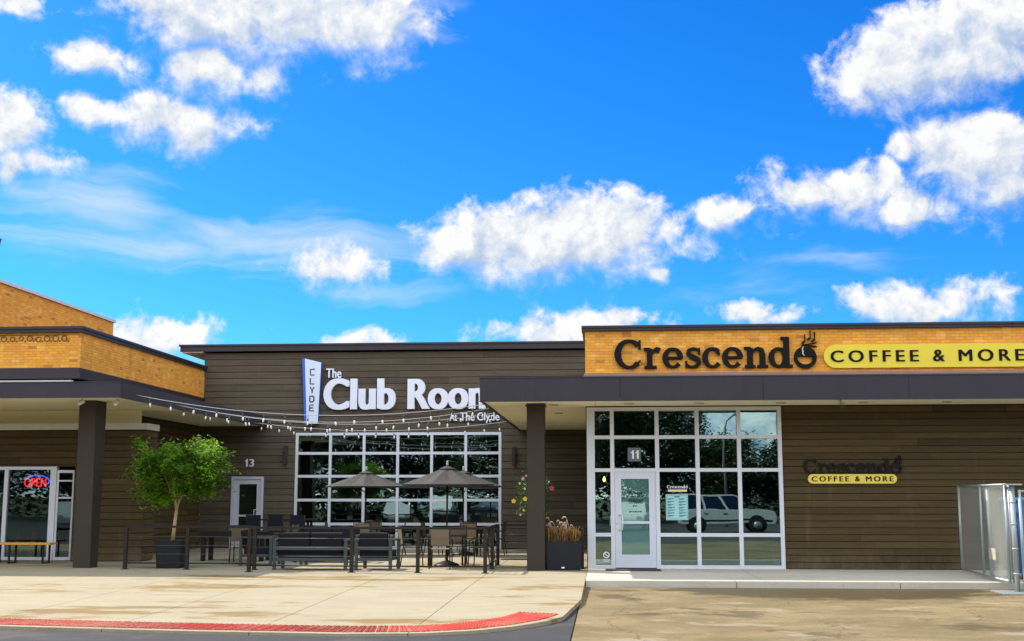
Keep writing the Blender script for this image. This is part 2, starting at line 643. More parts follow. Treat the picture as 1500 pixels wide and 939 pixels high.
M = {}
M['siding'] = mat('dark_wood_siding', (0.080, 0.056, 0.024), 0.75, var=0.20, vs=1.6, stretch=(0.45, 0.45, 7), bump=0.35, bs=8, tone=1, var2=0.16, vs2=9, spec=0.15)
M['siding2'] = mat('grey_wood_siding', (0.104, 0.083, 0.056), 0.75, var=0.18, vs=1.6, stretch=(0.45, 0.45, 7), bump=0.35, bs=8, tone=1, var2=0.14, vs2=9, spec=0.15)
M['siding_gap'] = mat('siding_backing', (0.012, 0.010, 0.008), 0.8)
M['brick'] = brick_mat('yellow_brick', (0.92, 0.405, 0.040, 1), (0.80, 0.29, 0.028, 1), (0.56, 0.27, 0.06, 1))
M['fascia'] = mat('bronze_metal', (0.036, 0.031, 0.040), 0.5, 0.0, var=0.14, vs=1.0, stretch=(1.6, 1.6, 0.25), spec=0.25, var2=0.06, vs2=6)
M['coping'] = mat('coping_metal', (0.040, 0.030, 0.034), 0.42, 0.2, var=0.06, vs=1)
M['soffit'] = mat('soffit_panel', (0.95, 0.90, 0.64), 0.8, var=0.03, vs=1.2)
M['column'] = mat('column_paint', (0.044, 0.034, 0.025), 0.6, 0.0, spec=0.2, var=0.10, var2=0.06, vs2=25, vs=4, bump=0.1, bs=60)
M['alu'] = mat('silver_frame', (0.66, 0.68, 0.72), 0.42, 0.15, var=0.03, vs=2)
M['alu2'] = mat('silver_door', (0.62, 0.65, 0.72), 0.40, 0.15, var=0.03, vs=2)
M['ledge'] = mat('pale_ledge', (0.62, 0.60, 0.52), 0.6, var=0.06, vs=3)
M['glass'] = glass_mat('tinted_glass', (0.34, 0.50, 0.46, 1), 0.21)
M['glass_dark'] = glass_mat('dark_shop_glass', (0.22, 0.30, 0.28, 1), 0.08, wob=0.02)
M['glass_flat'] = glass_mat('shop_glass', (0.40, 0.58, 0.52, 1), 0.22, wob=0.018)
M['glass_clear'] = glass_mat('door_glass', (0.55, 0.72, 0.66, 1), 0.16, wob=0.018, film=((0.17, 0.38, 0.34, 1), 0.5))
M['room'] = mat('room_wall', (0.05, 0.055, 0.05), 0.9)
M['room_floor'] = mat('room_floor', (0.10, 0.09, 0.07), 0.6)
M['white'] = mat('white_letter', (0.80, 0.83, 0.92), 0.5, var=0.02)
M['blue'] = mat('blue_return', (0.03, 0.14, 0.62), 0.45, var=0.03)
M['plaque'] = mat('pale_blue_plaque', (0.70, 0.78, 0.92), 0.5, var=0.03)
M['ink'] = mat('dark_letter', (0.012, 0.011, 0.011), 0.7, var=0.05, spec=0.12)
M['ink2'] = mat('dull_dark_letter', (0.016, 0.016, 0.014), 0.7, var=0.05, spec=0.12)
M['yellow'] = mat('yellow_panel', (0.86, 0.66, 0.045), 0.5, var=0.04, vs=1.5)
M['yellow2'] = mat('dull_yellow_panel', (0.86, 0.68, 0.10), 0.55, var=0.05, vs=2)
M['steam'] = mat('steam_paint', (0.55, 0.48, 0.32), 0.6)
M['grey_plate'] = mat('grey_plate', (0.13, 0.14, 0.15), 0.5)
M['black'] = mat('black_metal', (0.014, 0.013, 0.012), 0.5, 0.0, spec=0.25, var=0.06, vs=5)
M['rail_brown'] = mat('rail_bronze', (0.020, 0.015, 0.010), 0.5, 0.0, spec=0.25, var=0.06, vs=5)
M['cable'] = mat('steel_cable', (0.10, 0.10, 0.10), 0.4, 0.6)
M['wire'] = mat('white_wire', (0.42, 0.43, 0.43), 0.5)
M['bulb'] = mat('frosted_bulb', (0.72, 0.72, 0.68), 0.2, var=0.02, spec=0.8)
M['socket'] = mat('socket', (0.03, 0.03, 0.03), 0.5)
M['concrete'] = concrete_mat('pale_concrete', (0.325, 0.278, 0.190), (0.195, 0.125, 0.038), 0.9)
M['walk'] = concrete_mat('sidewalk_concrete', (0.50, 0.46, 0.38), (0.38, 0.32, 0.22), 0.45)
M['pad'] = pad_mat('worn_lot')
M['asphalt'] = concrete_mat('asphalt', (0.042, 0.040, 0.044), (0.075, 0.068, 0.060), 0.6, stretch=(1, 1, 1))
M['earth'] = concrete_mat('earth', (0.035, 0.055, 0.016), (0.05, 0.045, 0.02), 0.5, stretch=(1, 1, 1))
M['red'] = mat('red_tactile', (0.36, 0.036, 0.024), 0.7, var=0.16, vs=1.6, tone=1, var2=0.14, vs2=14, spec=0.2)

# the red strip is worn back to pale concrete in places
t_ = M['red'].node_tree
q_ = G(t_)
bs_ = t_.nodes['Principled BSDF']
src_ = bs_.inputs['Base Color'].links[0].from_socket
co_ = N(t_, 'ShaderNodeTexCoord').outputs['Object']
wear_ = q_.m('MULTIPLY', q_.sstep(q_.m('ADD', q_.m('MULTIPLY', q_.noise(co_, 0.9, 6, 0.65), 0.6), q_.m('MULTIPLY', q_.noise(co_, 22, 3, 0.6), 0.4)), 0.44, 0.60), 0.55)
t_.links.new(q_.mix(wear_, src_, (0.36, 0.21, 0.15, 1)), bs_.inputs['Base Color'])

# cladding: dust thrown up along the foot of the walls
for k_ in ('siding', 'siding2'):
    t_ = M[k_].node_tree
    q_ = G(t_)
    bs_ = t_.nodes['Principled BSDF']
    src_ = bs_.inputs['Base Color'].links[0].from_socket
    co_ = N(t_, 'ShaderNodeTexCoord').outputs['Object']
    zz_ = q_.sep(co_)[2]
    dn_ = q_.noise(q_.v('MULTIPLY', co_, (1, 1, 0.5)), 2.2, 6, 0.7)
    du_ = q_.m('MULTIPLY', q_.m('MULTIPLY', q_.sstep(zz_, 0.55, 0.0), q_.sstep(dn_, 0.35, 0.70)), 0.45)
    st_ = q_.m('MULTIPLY', q_.sstep(q_.noise(q_.v('MULTIPLY', co_, (3.0, 3.0, 0.3)), 1.0, 5, 0.65), 0.58, 0.75), 0.28)
    c_ = q_.mix(st_, src_, (0.165, 0.135, 0.095, 1))
    t_.links.new(q_.mix(du_, c_, (0.19, 0.155, 0.10, 1)), bs_.inputs['Base Color'])

# ================================================================== ground
def apron_z(y):
    return -0.095 * max(0.0, min(1.0, (24.2 - y) / 8.6))


b = MB()
b.box(-900, 900, -900, 900, -1.2, -0.16)
structure(b.build('ground', M['earth']))
b = MB()
b.box(-90, -0.46, -40, 26, -0.30, -0.135)
b.box(-0.46, 90, -40, 9, -0.30, -0.135)
structure(b.build('road', M['asphalt']))
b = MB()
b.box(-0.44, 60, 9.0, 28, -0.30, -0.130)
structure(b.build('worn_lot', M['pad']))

LIP = [(-40, 17.6), (-14, 16.6), (-10, 16.15), (-8.09, 15.96), (-6.6, 15.75), (-5.17, 15.58), (-3.35, 15.44), (-2.33, 15.58), (-1.67, 15.93), (-1.18, 16.45), (-0.80, 17.1), (-0.60, 17.7), (-0.50, 18.4), (-0.44, 19.6), (-0.42, 20.2)]


def lip_y(x, d=0.0):
    x = max(-40, min(-0.42, x))
    for (xa, ya), (xb, yb) in zip(LIP, LIP[1:]):
        if xa <= x <= xb:
            t = (x - xa) / (xb - xa)
            return ya + (yb - ya) * t + d
    return LIP[-1][1]


# pavement slabs, one strip between each pair of joints, saw cuts left open
edges = [-40, -30, -22, -16.7, -14.7, -12.7, -10.65, -8.6, -6.6, -4.57, -2.52, -0.42]
b = MB()
for xa, xb in zip(edges, edges[1:]):
    ja, jb = xa + 0.006, (xb - 0.006 if xb < -0.5 else xb)
    n = 10
    xs = [ja + (jb - ja) * i / n for i in range(n + 1)]
    for y0, y1 in ((None, 20.6), (20.612, 25.2), (25.212, 37.9)):
        for i in range(n):
            xl, xr = xs[i], xs[i + 1]
            if y0 is None:
                ya_l, ya_r = lip_y(xl), lip_y(xr)
            else:
                ya_l = ya_r = y0
            ks = [0, 1] if y0 is None or y0 > 25 else [0, 0.78, 1]
            rows = []
            for k in ks:
                rows.append(((xl, ya_l + (y1 - ya_l) * k), (xr, ya_r + (y1 - ya_r) * k)))
            for (pl, pr), (ql, qr) in zip(rows, rows[1:]):
                b.poly([(pl[0], pl[1], apron_z(pl[1])), (pr[0], pr[1], apron_z(pr[1])), (qr[0], qr[1], apron_z(qr[1])), (ql[0], ql[1], apron_z(ql[1]))])
            # front face of the strip
            b.poly([(xl, ya_l, apron_z(ya_l) - 0.07), (xr, ya_r, apron_z(ya_r) - 0.07), (xr, ya_r, apron_z(ya_r)), (xl, ya_l, apron_z(ya_l))])
    for xx in (ja, jb):
        b.poly([(xx, lip_y(xx), -0.2), (xx, 24.2, -0.2), (xx, 24.2, 0), (xx, lip_y(xx), apron_z(lip_y(xx)))])
        b.poly([(xx, 24.2, -0.2), (xx, 37.9, -0.2), (xx, 37.9, 0), (xx, 24.2, 0)])
structure(b.build('pavement', M['concrete'], recalc=False))

# sidewalk along the coffee shop, with a kerb
b = MB()
b.box(-0.41, 3.0, 24.22, 28.0, -0.2, 0.0)
for xa, xb in ((3.012, 6.2), (6.212, 9.4), (9.412, 14), (14.012, 22)):
    b.box(xa, xb, 24.22, 28.0, -0.2, 0.0)
structure(b.build('sidewalk', M['walk']))
b = MB()
for xa, xb in ((-0.41, 2.5), (2.508, 5.6), (5.608, 8.7), (8.708, 15), (15.008, 22)):
    b.box(xa, xb, 24.06, 24.212, -0.2, 0.001, bev=0.018)
structure(b.build('kerb', M['walk']))

# red tactile warning strip along the curved lip: panels with truncated domes
b = MB()
random.seed(3)
pts = []
x = -13.5
samples = []
while x < -0.56:
    samples.append(x)
    x += 0.02
arc = [(sx, lip_y(sx)) for sx in samples]
# arc length parametrisation
L_ = [0]
for p, q in zip(arc, arc[1:]):
    L_.append(L_[-1] + math.hypot(q[0] - p[0], q[1] - p[1]))


def at_arc(s):
    import bisect
    i = min(len(arc) - 2, max(0, bisect.bisect_left(L_, s) - 1))
    t = (s - L_[i]) / max(1e-6, L_[i + 1] - L_[i])
    px, py = arc[i][0] + (arc[i + 1][0] - arc[i][0]) * t, arc[i][1] + (arc[i + 1][1] - arc[i][1]) * t
    j0, j1 = max(0, i - 18), min(len(arc) - 1, i + 18)
    tx, ty = arc[j1][0] - arc[j0][0], arc[j1][1] - arc[j0][1]
    l = math.hypot(tx, ty)
    return px, py, -ty / l, tx / l


s = 0.0
PW = 0.152
run, tone = 0.0, 1.0
while s + PW < L_[-1]:
    if run <= 0:
        tone = random.choice((0.8, 1.1, 1.3, 0.65, 1.0, 1.25))
        run = random.uniform(1.2, 2.4)
    run -= PW
    w0, w1 = 0.14, 0.76
    q = []
    for ss, ww in ((s, w0), (s + PW - 0.022, w0), (s + PW - 0.022, w1), (s, w1)):
        px, py, nx, ny = at_arc(ss)
        q.append((px + nx * ww, py + ny * ww))
    lo = [b.bm.verts.new((u, v, apron_z(v) - 0.01)) for u, v in q]
    hi = [b.bm.verts.new((u, v, apron_z(v) + 0.010)) for u, v in q]
    b.face(hi, tone)
    for i in range(4):
        b.face([lo[i], lo[(i + 1) % 4], hi[(i + 1) % 4], hi[i]], tone)
    for i in range(2):
        for j in range(10):
            px, py, nx, ny = at_arc(s + 0.034 + i * 0.062)
            ww = w0 + 0.035 + j * 0.061
            cx, cy = px + nx * ww, py + ny * ww
            cz = apron_z(cy) + 0.009
            ring0 = [b.bm.verts.new((cx + 0.021 * math.cos(t), cy + 0.021 * math.sin(t), cz)) for t in [k * math.pi / 3 for k in range(6)]]
            ring1 = [b.bm.verts.new((cx + 0.011 * math.cos(t), cy + 0.011 * math.sin(t), cz + 0.009)) for t in [k * math.pi / 3 for k in range(6)]]
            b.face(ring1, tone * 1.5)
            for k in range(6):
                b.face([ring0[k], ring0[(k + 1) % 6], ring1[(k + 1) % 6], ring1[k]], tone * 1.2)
    s += PW
structure(b.build('tactile_paving', M['red']))


# ================================================================== plank wall builder
def planks(b, u0, u1, z0, z1, h, fn, holes=(), gap=0.016, thick=0.030, seed=1, lo=1.6, hi=3.6):
    """boards on a wall; fn(u, d, z) -> 3D with d outward; holes = (ua, ub, za, zb)"""
    rnd = random.Random(seed)
    z = z0
    while z < z1 - 0.01:
        zt = min(z1, z + h - gap)
        cuts = sorted({z, zt} | {c for hh in holes for c in hh[2:4] if z < c < zt})
        tones = {}
        for za, zb in zip(cuts, cuts[1:]):
            if zb - za < 0.004:
                continue
            iv = [(u0, u1)]
            for ha, hb, hza, hzb in holes:
                if hza < zb - 0.002 and hzb > za + 0.002:
                    nv = []
                    for a, c in iv:
                        if hb <= a or ha >= c:
                            nv.append((a, c))
                        else:
                            if ha > a:
                                nv.append((a, ha))
                            if hb < c:
                                nv.append((hb, c))
                    iv = nv
            for a, c in iv:
                u = a
                while u < c - 0.01:
                    e = min(c, u + rnd.uniform(lo, hi))
                    if c - e < 0.5:
                        e = c
                    tone = rnd.choice((0.82, 0.90, 0.96, 1.0, 1.0, 1.0, 1.05, 1.10, 1.2))
                    d = thick + rnd.uniform(-0.002, 0.003)
                    p = [fn(u + 0.0015, 0, za), fn(e - 0.0015, 0, za), fn(e - 0.0015, 0, zb), fn(u + 0.0015, 0, zb)]
                    r = [fn(u + 0.0015, d, za), fn(e - 0.0015, d, za), fn(e - 0.0015, d, zb), fn(u + 0.0015, d, zb)]
                    vp = [b.bm.verts.new(k) for k in p]
                    vr = [b.bm.verts.new(k) for k in r]
                    b.face(vr, tone)
                    for i in range(4):
                        b.face([vp[i], vp[(i + 1) % 4], vr[(i + 1) % 4], vr[i]], tone)
                    u = e
        z += h


def holed_wall(b, u0, u1, z0, z1, fn, d0, d1, holes):
    """solid wall slab with rectangular openings"""
    us = sorted({u0, u1} | {c for h in holes for c in h[:2]})
    for ua, ub in zip(us, us[1:]):
        segs = [(z0, z1)]
        for ha, hb, za, zb in holes:
            if ha <= ua + 1e-6 and hb >= ub - 1e-6:
                ns = []
                for a, c in segs:
                    if zb <= a or za >= c:
                        ns.append((a, c))
                    else:
                        if za > a:
                            ns.append((a, za))
                        if zb < c:
                            ns.append((zb, c))
                segs = ns
        for a, c in segs:
            q = [fn(ua, d0, a), fn(ub, d0, a), fn(ub, d0, c), fn(ua, d0, c)]
            r = [fn(ua, d1, a), fn(ub, d1, a), fn(ub, d1, c), fn(ua, d1, c)]
            vq = [b.bm.verts.new(k) for k in q]
            vr = [b.bm.verts.new(k) for k in r]
            b.face(vq); b.face(vr)
            for i in range(4):
                b.face([vq[i], vq[(i + 1) % 4], vr[(i + 1) % 4], vr[i]])


def front(Y):
    return lambda u, d, z: (u, Y - d, z)


def grid_frame(b, xs, zs, y, wv, wh, dep, skip=()):
    """mullion grid: vertical bars at xs, rails between them at zs"""
    for i, x in enumerate(xs):
        b.box(x - wv / 2, x + wv / 2, y - dep, y + 0.04, zs[0] - wh / 2, zs[-1] + wh / 2)
    for i, (xa, xb) in enumerate(zip(xs, xs[1:])):
        for j, z in enumerate(zs):
            if (i, j) in skip:
                continue
            b.box(xa + wv / 2, xb - wv / 2, y - dep + 0.004, y + 0.036, z - wh / 2 + 0.001, z + wh / 2 - 0.001)


# ================================================================== text
_tc = bpy.data.curves.new('tmp_text', 'FONT')
_to = bpy.data.objects.new('tmp_text', _tc)


def text_mesh(body, x0, x1, z0, z1, fn, d0, d1, bold=0.0, space=1.0, smear=0.0):
    """letters filling the box x0..x1, z0..z1 on the plane fn(u, v, d); returns an MB"""
    _tc.body = body
    _tc.size = 1.0
    _tc.offset = bold
    _tc.space_character = space
    _tc.extrude = 0.0
    _tc.fill_mode = 'FRONT'
    _tc.resolution_u = 6
    if _to.name not in COL.objects:
        COL.objects.link(_to)
    dg = bpy.context.evaluated_depsgraph_get()
    dg.update()
    me = bpy.data.meshes.new_from_object(_to.evaluated_get(dg))
    COL.objects.unlink(_to)
    xs = [v.co.x for v in me.vertices]
    ys = [v.co.y for v in me.vertices]
    ax, bx, ay, by = min(xs), max(xs), min(ys), max(ys)
    b = MB()
    tb = bmesh.new()
    tb.from_mesh(me)
    bmesh.ops.remove_doubles(tb, verts=tb.verts, dist=1e-5)
    passes = 4 if smear else 1            # heavier strokes: the letter drawn again a little to the side
    bx += smear
    for k in range(passes):
        dx = smear * k / max(1, passes - 1)
        dd = 0.0006 * k
        tr = lambda co, d: fn(x0 + (co.x + dx - ax) / (bx - ax) * (x1 - x0), z0 + (co.y - ay) / (by - ay) * (z1 - z0), d)
        va = {v: b.bm.verts.new(tr(v.co, d0 + dd)) for v in tb.verts}
        vb = {v: b.bm.verts.new(tr(v.co, d1 + dd)) for v in tb.verts}
        for f in tb.faces:
            b.face([vb[v] for v in f.verts])
            b.face([va[v] for v in reversed(f.verts)])
        for e in tb.edges:
            if len(e.link_faces) == 1:
                p, q = e.verts
                b.face([va[p], va[q], vb[q], vb[p]])
    tb.free()
    bpy.data.meshes.remove(me)
    return b


def serif_glyph(b, ch, ox, oz, s, fn, d0, d1):
    """slab-serif letters from strokes; unit: x-height = 1; returns advance"""
    tr = lambda u, v, d: fn(ox + u * s, oz + v * s, d)
    cnt = [0]

    def rib(p, w, closed=False):
        cnt[0] += 1
        b.ribbon(p, w, tr, d0, d1 + 0.0007 * cnt[0], closed)

    def arc(cx, cy, rx, ry, a0, a1, wt, wn, n=26):
        p, w = [], []
        for i in range(n + 1):
            a = R(a0 + (a1 - a0) * i / n)
            p.append((cx + rx * math.cos(a), cy + ry * math.sin(a)))
            w.append(wn + (wt - wn) * abs(math.cos(a)) ** 1.3)
        return p, w

    T, Nn, Sf = 0.27, 0.13, 0.13
    if ch == 'C':
        p, w = arc(0.66, 0.70, 0.54, 0.64, 42, 318, 0.33, 0.13)
        rib(p, w)
        rib([(1.16, 0.93), (1.16, 1.36)], [0.12, 0.10])
        rib([(1.06, 0.26), (1.20, 0.40)], [0.10, 0.06])
        return 1.36
    if ch == 'r':
        rib([(0.27, 0), (0.27, 0.95)], [T, T])
        rib([(0.02, Sf / 2), (0.60, Sf / 2)], [Sf, Sf])
        rib([(0.0, 0.94), (0.30, 0.94)], [Sf, Sf])
        rib([(0.34, 0.60), (0.44, 0.84), (0.60, 0.93), (0.76, 0.86)], [0.06, 0.14, 0.22, 0.26])
        return 0.90
    if ch == 'e':
        p, w = arc(0.47, 0.5, 0.36, 0.435, 0, 322, 0.27, 0.12)
        rib(p, w)
        rib([(0.16, 0.50), (0.92, 0.50)], [0.11, 0.11])
        return 1.02
    if ch == 'c':
        p, w = arc(0.47, 0.5, 0.36, 0.435, 40, 322, 0.27, 0.12)
        rib(p, w)
        rib([(0.68, 0.72), (0.80, 0.76)], [0.24, 0.22])
        return 0.94
    if ch == 's':
        rib([(0.70, 0.66), (0.70, 0.98)], [0.10, 0.08])
        rib([(0.08, 0.02), (0.08, 0.36)], [0.08, 0.10])
        rib([(0.72, 0.82), (0.56, 0.93), (0.40, 0.94), (0.22, 0.86), (0.18, 0.72), (0.28, 0.60), (0.46, 0.51), (0.64, 0.41), (0.68, 0.27), (0.60, 0.13), (0.42, 0.06), (0.24, 0.08), (0.08, 0.20)],
            [0.09, 0.11, 0.13, 0.19, 0.22, 0.24, 0.26, 0.24, 0.22, 0.19, 0.13, 0.11, 0.09])
        return 0.86
    if ch == 'n':
        rib([(0.27, 0), (0.27, 0.95)], [T, T])
        rib([(0.02, Sf / 2), (0.52, Sf / 2)], [Sf, Sf])
        rib([(0.0, 0.94), (0.30, 0.94)], [Sf, Sf])
        rib([(0.36, 0.66), (0.48, 0.86), (0.64, 0.92), (0.80, 0.84), (0.85, 0.66), (0.85, 0)], [0.06, 0.13, 0.17, 0.24, 0.27, 0.27])
        rib([(0.60, Sf / 2), (1.10, Sf / 2)], [Sf, Sf])
        return 1.16
    if ch == 'd':
        p, w = arc(0.44, 0.48, 0.33, 0.42, 0, 360, 0.27, 0.12, 30)
        rib(p[:-1], w[:-1], True)
        rib([(0.82, 0), (0.82, 1.46)], [T, T])
        rib([(0.82, Sf / 2), (1.10, Sf / 2)], [Sf, Sf])
        rib([(0.56, 1.40), (0.86, 1.40)], [Sf, Sf])
        return 1.14
    return 0.5


def cup_o(dark, tan, ox, oz, s, fn, d0, d1, notes):
    """the last o drawn as a cup seen from the side, with steam and notes above"""
    tr = lambda u, v, d: fn(ox + u * s, oz + v * s, d)
    cx, cy, r = 0.53, 0.47, 0.53
    n = 40
    ring = [(cx + (r - 0.075) * math.cos(2 * math.pi * i / n), cy + (r - 0.075) * math.sin(2 * math.pi * i / n)) for i in range(n)]
    dark.ribbon(ring, [0.15] * n, tr, d0, d1, True)
    # the filled upper half, and the thicker sides of the cup
    top = [(cx + (r - 0.05) * math.cos(R(a)), cy + 0.04 + (r - 0.09) * math.sin(R(a))) for a in range(0, 181, 8)]
    dark.prism(top, tr, d0, d1 + 0.001)
    low = [(cx + 0.44 * math.cos(R(a)), cy + 0.02 + 0.40 * math.sin(R(a))) for a in range(180, 361, 10)]
    dark.ribbon(low, [0.10 + 0.02 * abs(math.cos(R(a))) for a in range(180, 361, 10)], tr, d0, d1 + 0.0015)
    dark.ribbon([(cx + 0.30, cy - 0.06), (cx + 0.40, cy - 0.10), (cx + 0.36, cy - 0.2)], [0.05, 0.06, 0.05], tr, d0, d1 + 0.002)
    st = [(cx - 0.08, cy + 0.52), (cx - 0.13, cy + 0.40), (cx - 0.11, cy + 0.28), (cx - 0.12, cy + 0.18), (cx - 0.05, cy + 0.07)]
    tan.ribbon(st, [0.03, 0.06, 0.07, 0.06, 0.03], tr, d1 + 0.001, d1 + 0.006)
    # staves and three notes
    nb = MB()
    nb.ribbon([(cx - 0.17, 1.06), (cx + 0.20, 1.11), (cx + 0.56, 1.19)], [0.02, 0.05, 0.03], tr, d0, d1)
    nb.ribbon([(cx - 0.10, 1.10), (cx + 0.20, 1.04), (cx + 0.56, 0.98)], [0.02, 0.05, 0.03], tr, d0, d1 + 0.001)
    notes.append(nb)
    for u, v, h in ((-0.06, 1.20, 0.36), (0.20, 1.36, 0.40), (0.40, 1.28, 0.42)):
        nb = MB()
        notes.append(nb)
        nb.prism([(cx + u + 0.085 * math.cos(t) + 0.02 * math.sin(t), v + 0.06 * math.sin(t) + 0.02 * math.cos(t)) for t in [k * math.pi / 7 for k in range(14)]], tr, d0, d1)
        nb.ribbon([(cx + u + 0.07, v), (cx + u + 0.07, v + h)], [0.035, 0.03], tr, d0, d1 + 0.001)


def crescendo_word(x0, x1, z0, fn, d0, d1):
    """returns (dark MB, steam MB) for the word filling x0..x1 above baseline z0"""
    adv = {'C': 1.36, 'r': 0.90, 'e': 1.02, 's': 0.86, 'c': 0.94, 'n': 1.16, 'd': 1.16}
    word = 'Crescend'
    tot = sum(adv[c] for c in word) + 1.06
    s = (x1 - x0) / tot
    dk, tn = MB(), MB()
    notes = []
    u = x0
    for c in word:
        serif_glyph(dk, c, u, z0, s, fn, d0, d1)
        u += adv[c] * s
    cup_o(dk, tn, u, z0, s, fn, d0, d1, notes)
    return dk, tn, notes


# ================================================================== BUILDING 1: the yellow brick building on the left
CX = -12.85          # plane of its side wall
clyde = thing('brick_building', 'yellow brick building at left with flat dark canopy and storefront', 'building', (-16, 30, 0))
b = MB()
holed_wall(b, -45, CX, 4.74, 5.62, front(28.6), 0, -0.3, [])
b.box(CX - 0.3, CX, 28.9, 37.86, 4.74, 5.62)
b.build('parapet', M['brick'], clyde)
b = MB()
b.box(-45, CX + 0.06, 28.50, 28.95, 5.62, 5.70); b.box(-45, CX + 0.09, 28.46, 28.98, 5.70, 5.765)
b.box(CX - 0.34, CX + 0.06, 28.952, 37.86, 5.62, 5.70); b.box(CX - 0.37, CX + 0.09, 28.982, 37.86, 5.70, 5.765)
b.build('coping', M['coping'], clyde)
b = MB()
b.box(-45, CX + 0.05, 28.46, 28.7, 4.60, 4.735); b.box(-45, CX + 0.10, 28.40, 28.7, 4.46, 4.598)
b.box(CX - 0.1, CX + 0.05, 28.702, 37.86, 4.60, 4.735); b.box(CX - 0.1, CX + 0.10, 28.702, 37.86, 4.46, 4.598)
b.build('flashing', M['coping'], clyde)
b = MB()
b.box(-45, -12.55, 27.5, 27.62, 4.20, 4.335)
b.build('gutter', M['ledge'], clyde)
b = MB()
x = -10.76
while x > -44:
    b.box(x - 3.044, x, 26.1, 26.16, 3.80, 4.14)
    x -= 3.05
y = 26.162
while y < 37.8:
    b.box(-10.82, -10.76, y, min(37.86, y + 3.044), 3.80, 4.14)
    y += 3.05
b.box(-45, -10.755, 26.09, 26.17, 4.1405, 4.165)
b.build('fascia', M['fascia'], clyde)
b = MB()
b.box(-45, -10.82, 26.16, 37.86, 3.835, 3.875)
b.build('soffit', M['soffit'], clyde)
b = MB()
b.box(-45, -12.05, 30.62, 30.68, 3.462, 3.833)
b.build('bulkhead', M['soffit'], clyde)
b = MB()
b.box(-45, -10.84, 26.18, 37.86, 4.03, 4.10)
b.box(-45, CX - 0.31, 28.95, 60, 4.46, 5.0)
b.build('roof', M['coping'], clyde)
# upper storey set back
b = MB()
b.box(-45, -16.0, 29.4, 37.98, 5.0, 7.24)
b.build('upper_wall', M['brick'], clyde)
b = MB()
b.box(-45, -15.94, 29.34, 38.04, 7.24, 7.33)
b.build('upper_coping', M['alu'], clyde)
# dark weathered row of ring bricks high on the parapet
b = MB()
rnd = random.Random(5)
for k in range(16):
    cx = -13.28 - k * 0.22
    cz = 5.47 + rnd.uniform(-0.012, 0.012)
    rr = rnd.uniform(0.055, 0.075)
    ring = [(cx + rr * math.cos(2 * math.pi * i / 14), cz + rr * 0.95 * math.sin(2 * math.pi * i / 14)) for i in range(14)]
    b.ribbon(ring, [0.022] * 14, lambda u, v, d: (u, 28.6 - d, v), -0.01, 0.014, True)
    b.box(cx + 0.09, cx + 0.125, 28.584, 28.61, 5.395, 5.43)
b.box(-17, -13.2, 28.588, 28.61, 5.555, 5.572)
b.build('brick_ornament', mat('dark_ornament', (0.16, 0.085, 0.03), 0.8), clyde)
# storefront wall under the canopy
FH = [(-45, -13.46, 0.0, 2.37)]
b = MB()
holed_wall(b, -45, -11.67, 0, 3.30, front(30.03), 0, -0.25, FH)
b.box(-11.92, -11.67, 30.28, 30.80, 0, 3.30)
b.box(CX - 0.25, CX - 0.02, 30.8, 37.86, 0, 3.83)
b.build('wall_core', M['siding_gap'], clyde)
b = MB()
planks(b, -20, -11.64, 0.02, 3.30, 0.172, front(30.03), [(-45, -13.46, 0, 2.37)], seed=11)
planks(b, 30.0, 30.8, 0.02, 3.30, 0.172, lambda u, d, z: (-11.67 + d, u, z), seed=12)
planks(b, 30.8, 37.84, 0.02, 3.83, 0.172, lambda u, d, z: (CX - 0.02 + d, u, z), seed=13)
b.build('wall', M['siding'], clyde)
b = MB()
b.box(-45, -11.60, 29.94, 30.80, 3.302, 3.46)
b.build('ledge', M['ledge'], clyde)
# the shop window
w = MB()
grid_frame(w, [-20.3, -18.6, -16.93, -15.26, -14.03], [0.06, 2.33], 30.05, 0.10, 0.08, 0.06)
w.box(-14.09, -13.93, 29.97, 30.1, 0.02, 2.37)
wf = w.build('shop_window', M['alu'], clyde)
w = MB()
w.poly([(-22, 30.045, 0.1), (-14.0, 30.045, 0.1), (-14.0, 30.045, 2.3), (-22, 30.045, 2.3)])
w.build('glass', M['glass_dark'], wf)
# narrow side light set at an angle beside it
w = MB()
A0, A1 = Vector((-13.93, 30.02, 0)), Vector((-13.46, 30.18, 0))


def ang(u, d, z):
    t = (A1 - A0).normalized()
    nrm = Vector((t.y, -t.x, 0))
    p = A0 + t * u + nrm * d
    return (p.x, p.y, z)


Ln = (A1 - A0).length
for ua, ub, za, zb in ((0.0, 0.05, 0.02, 2.28), (Ln - 0.12, Ln - 0.08, 0.02, 2.28), (Ln - 0.05, Ln, 0.02, 2.3), (0.05, Ln - 0.12, 2.21, 2.28), (0.05, Ln - 0.12, 1.99, 2.03), (0.05, Ln - 0.12, 1.56, 1.60), (0.05, Ln - 0.12, 0.02, 0.10)):
    pq = [(ua, za), (ub, za), (ub, zb), (ua, zb)]
    w.prism(pq, lambda u, v, d: ang(u, d, v), -0.03, 0.05)
sf = w.build('side_light', M['alu'], clyde)
w = MB()
w.poly([ang(0.03, 0, 0.05), ang(Ln - 0.02, 0, 0.05), ang(Ln - 0.02, 0, 2.26), ang(0.03, 0, 2.26)])
w.build('glass', M['glass_dark'], sf)
b = MB()
b.box(-24, -13.2, 34.5, 34.6, 0, 3.2)
b.box(-24, -23.9, 30.3, 34.5, 0, 3.2)
b.box(-13.2, -13.1, 30.35, 34.5, 0, 3.2)
b.box(-24, -13.2, 30.3, 34.5, 2.95, 3.05)
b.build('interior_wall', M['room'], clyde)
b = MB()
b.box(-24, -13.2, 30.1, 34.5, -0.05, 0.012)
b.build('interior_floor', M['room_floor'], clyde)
# canopy column, slightly wider at the head
b = MB()


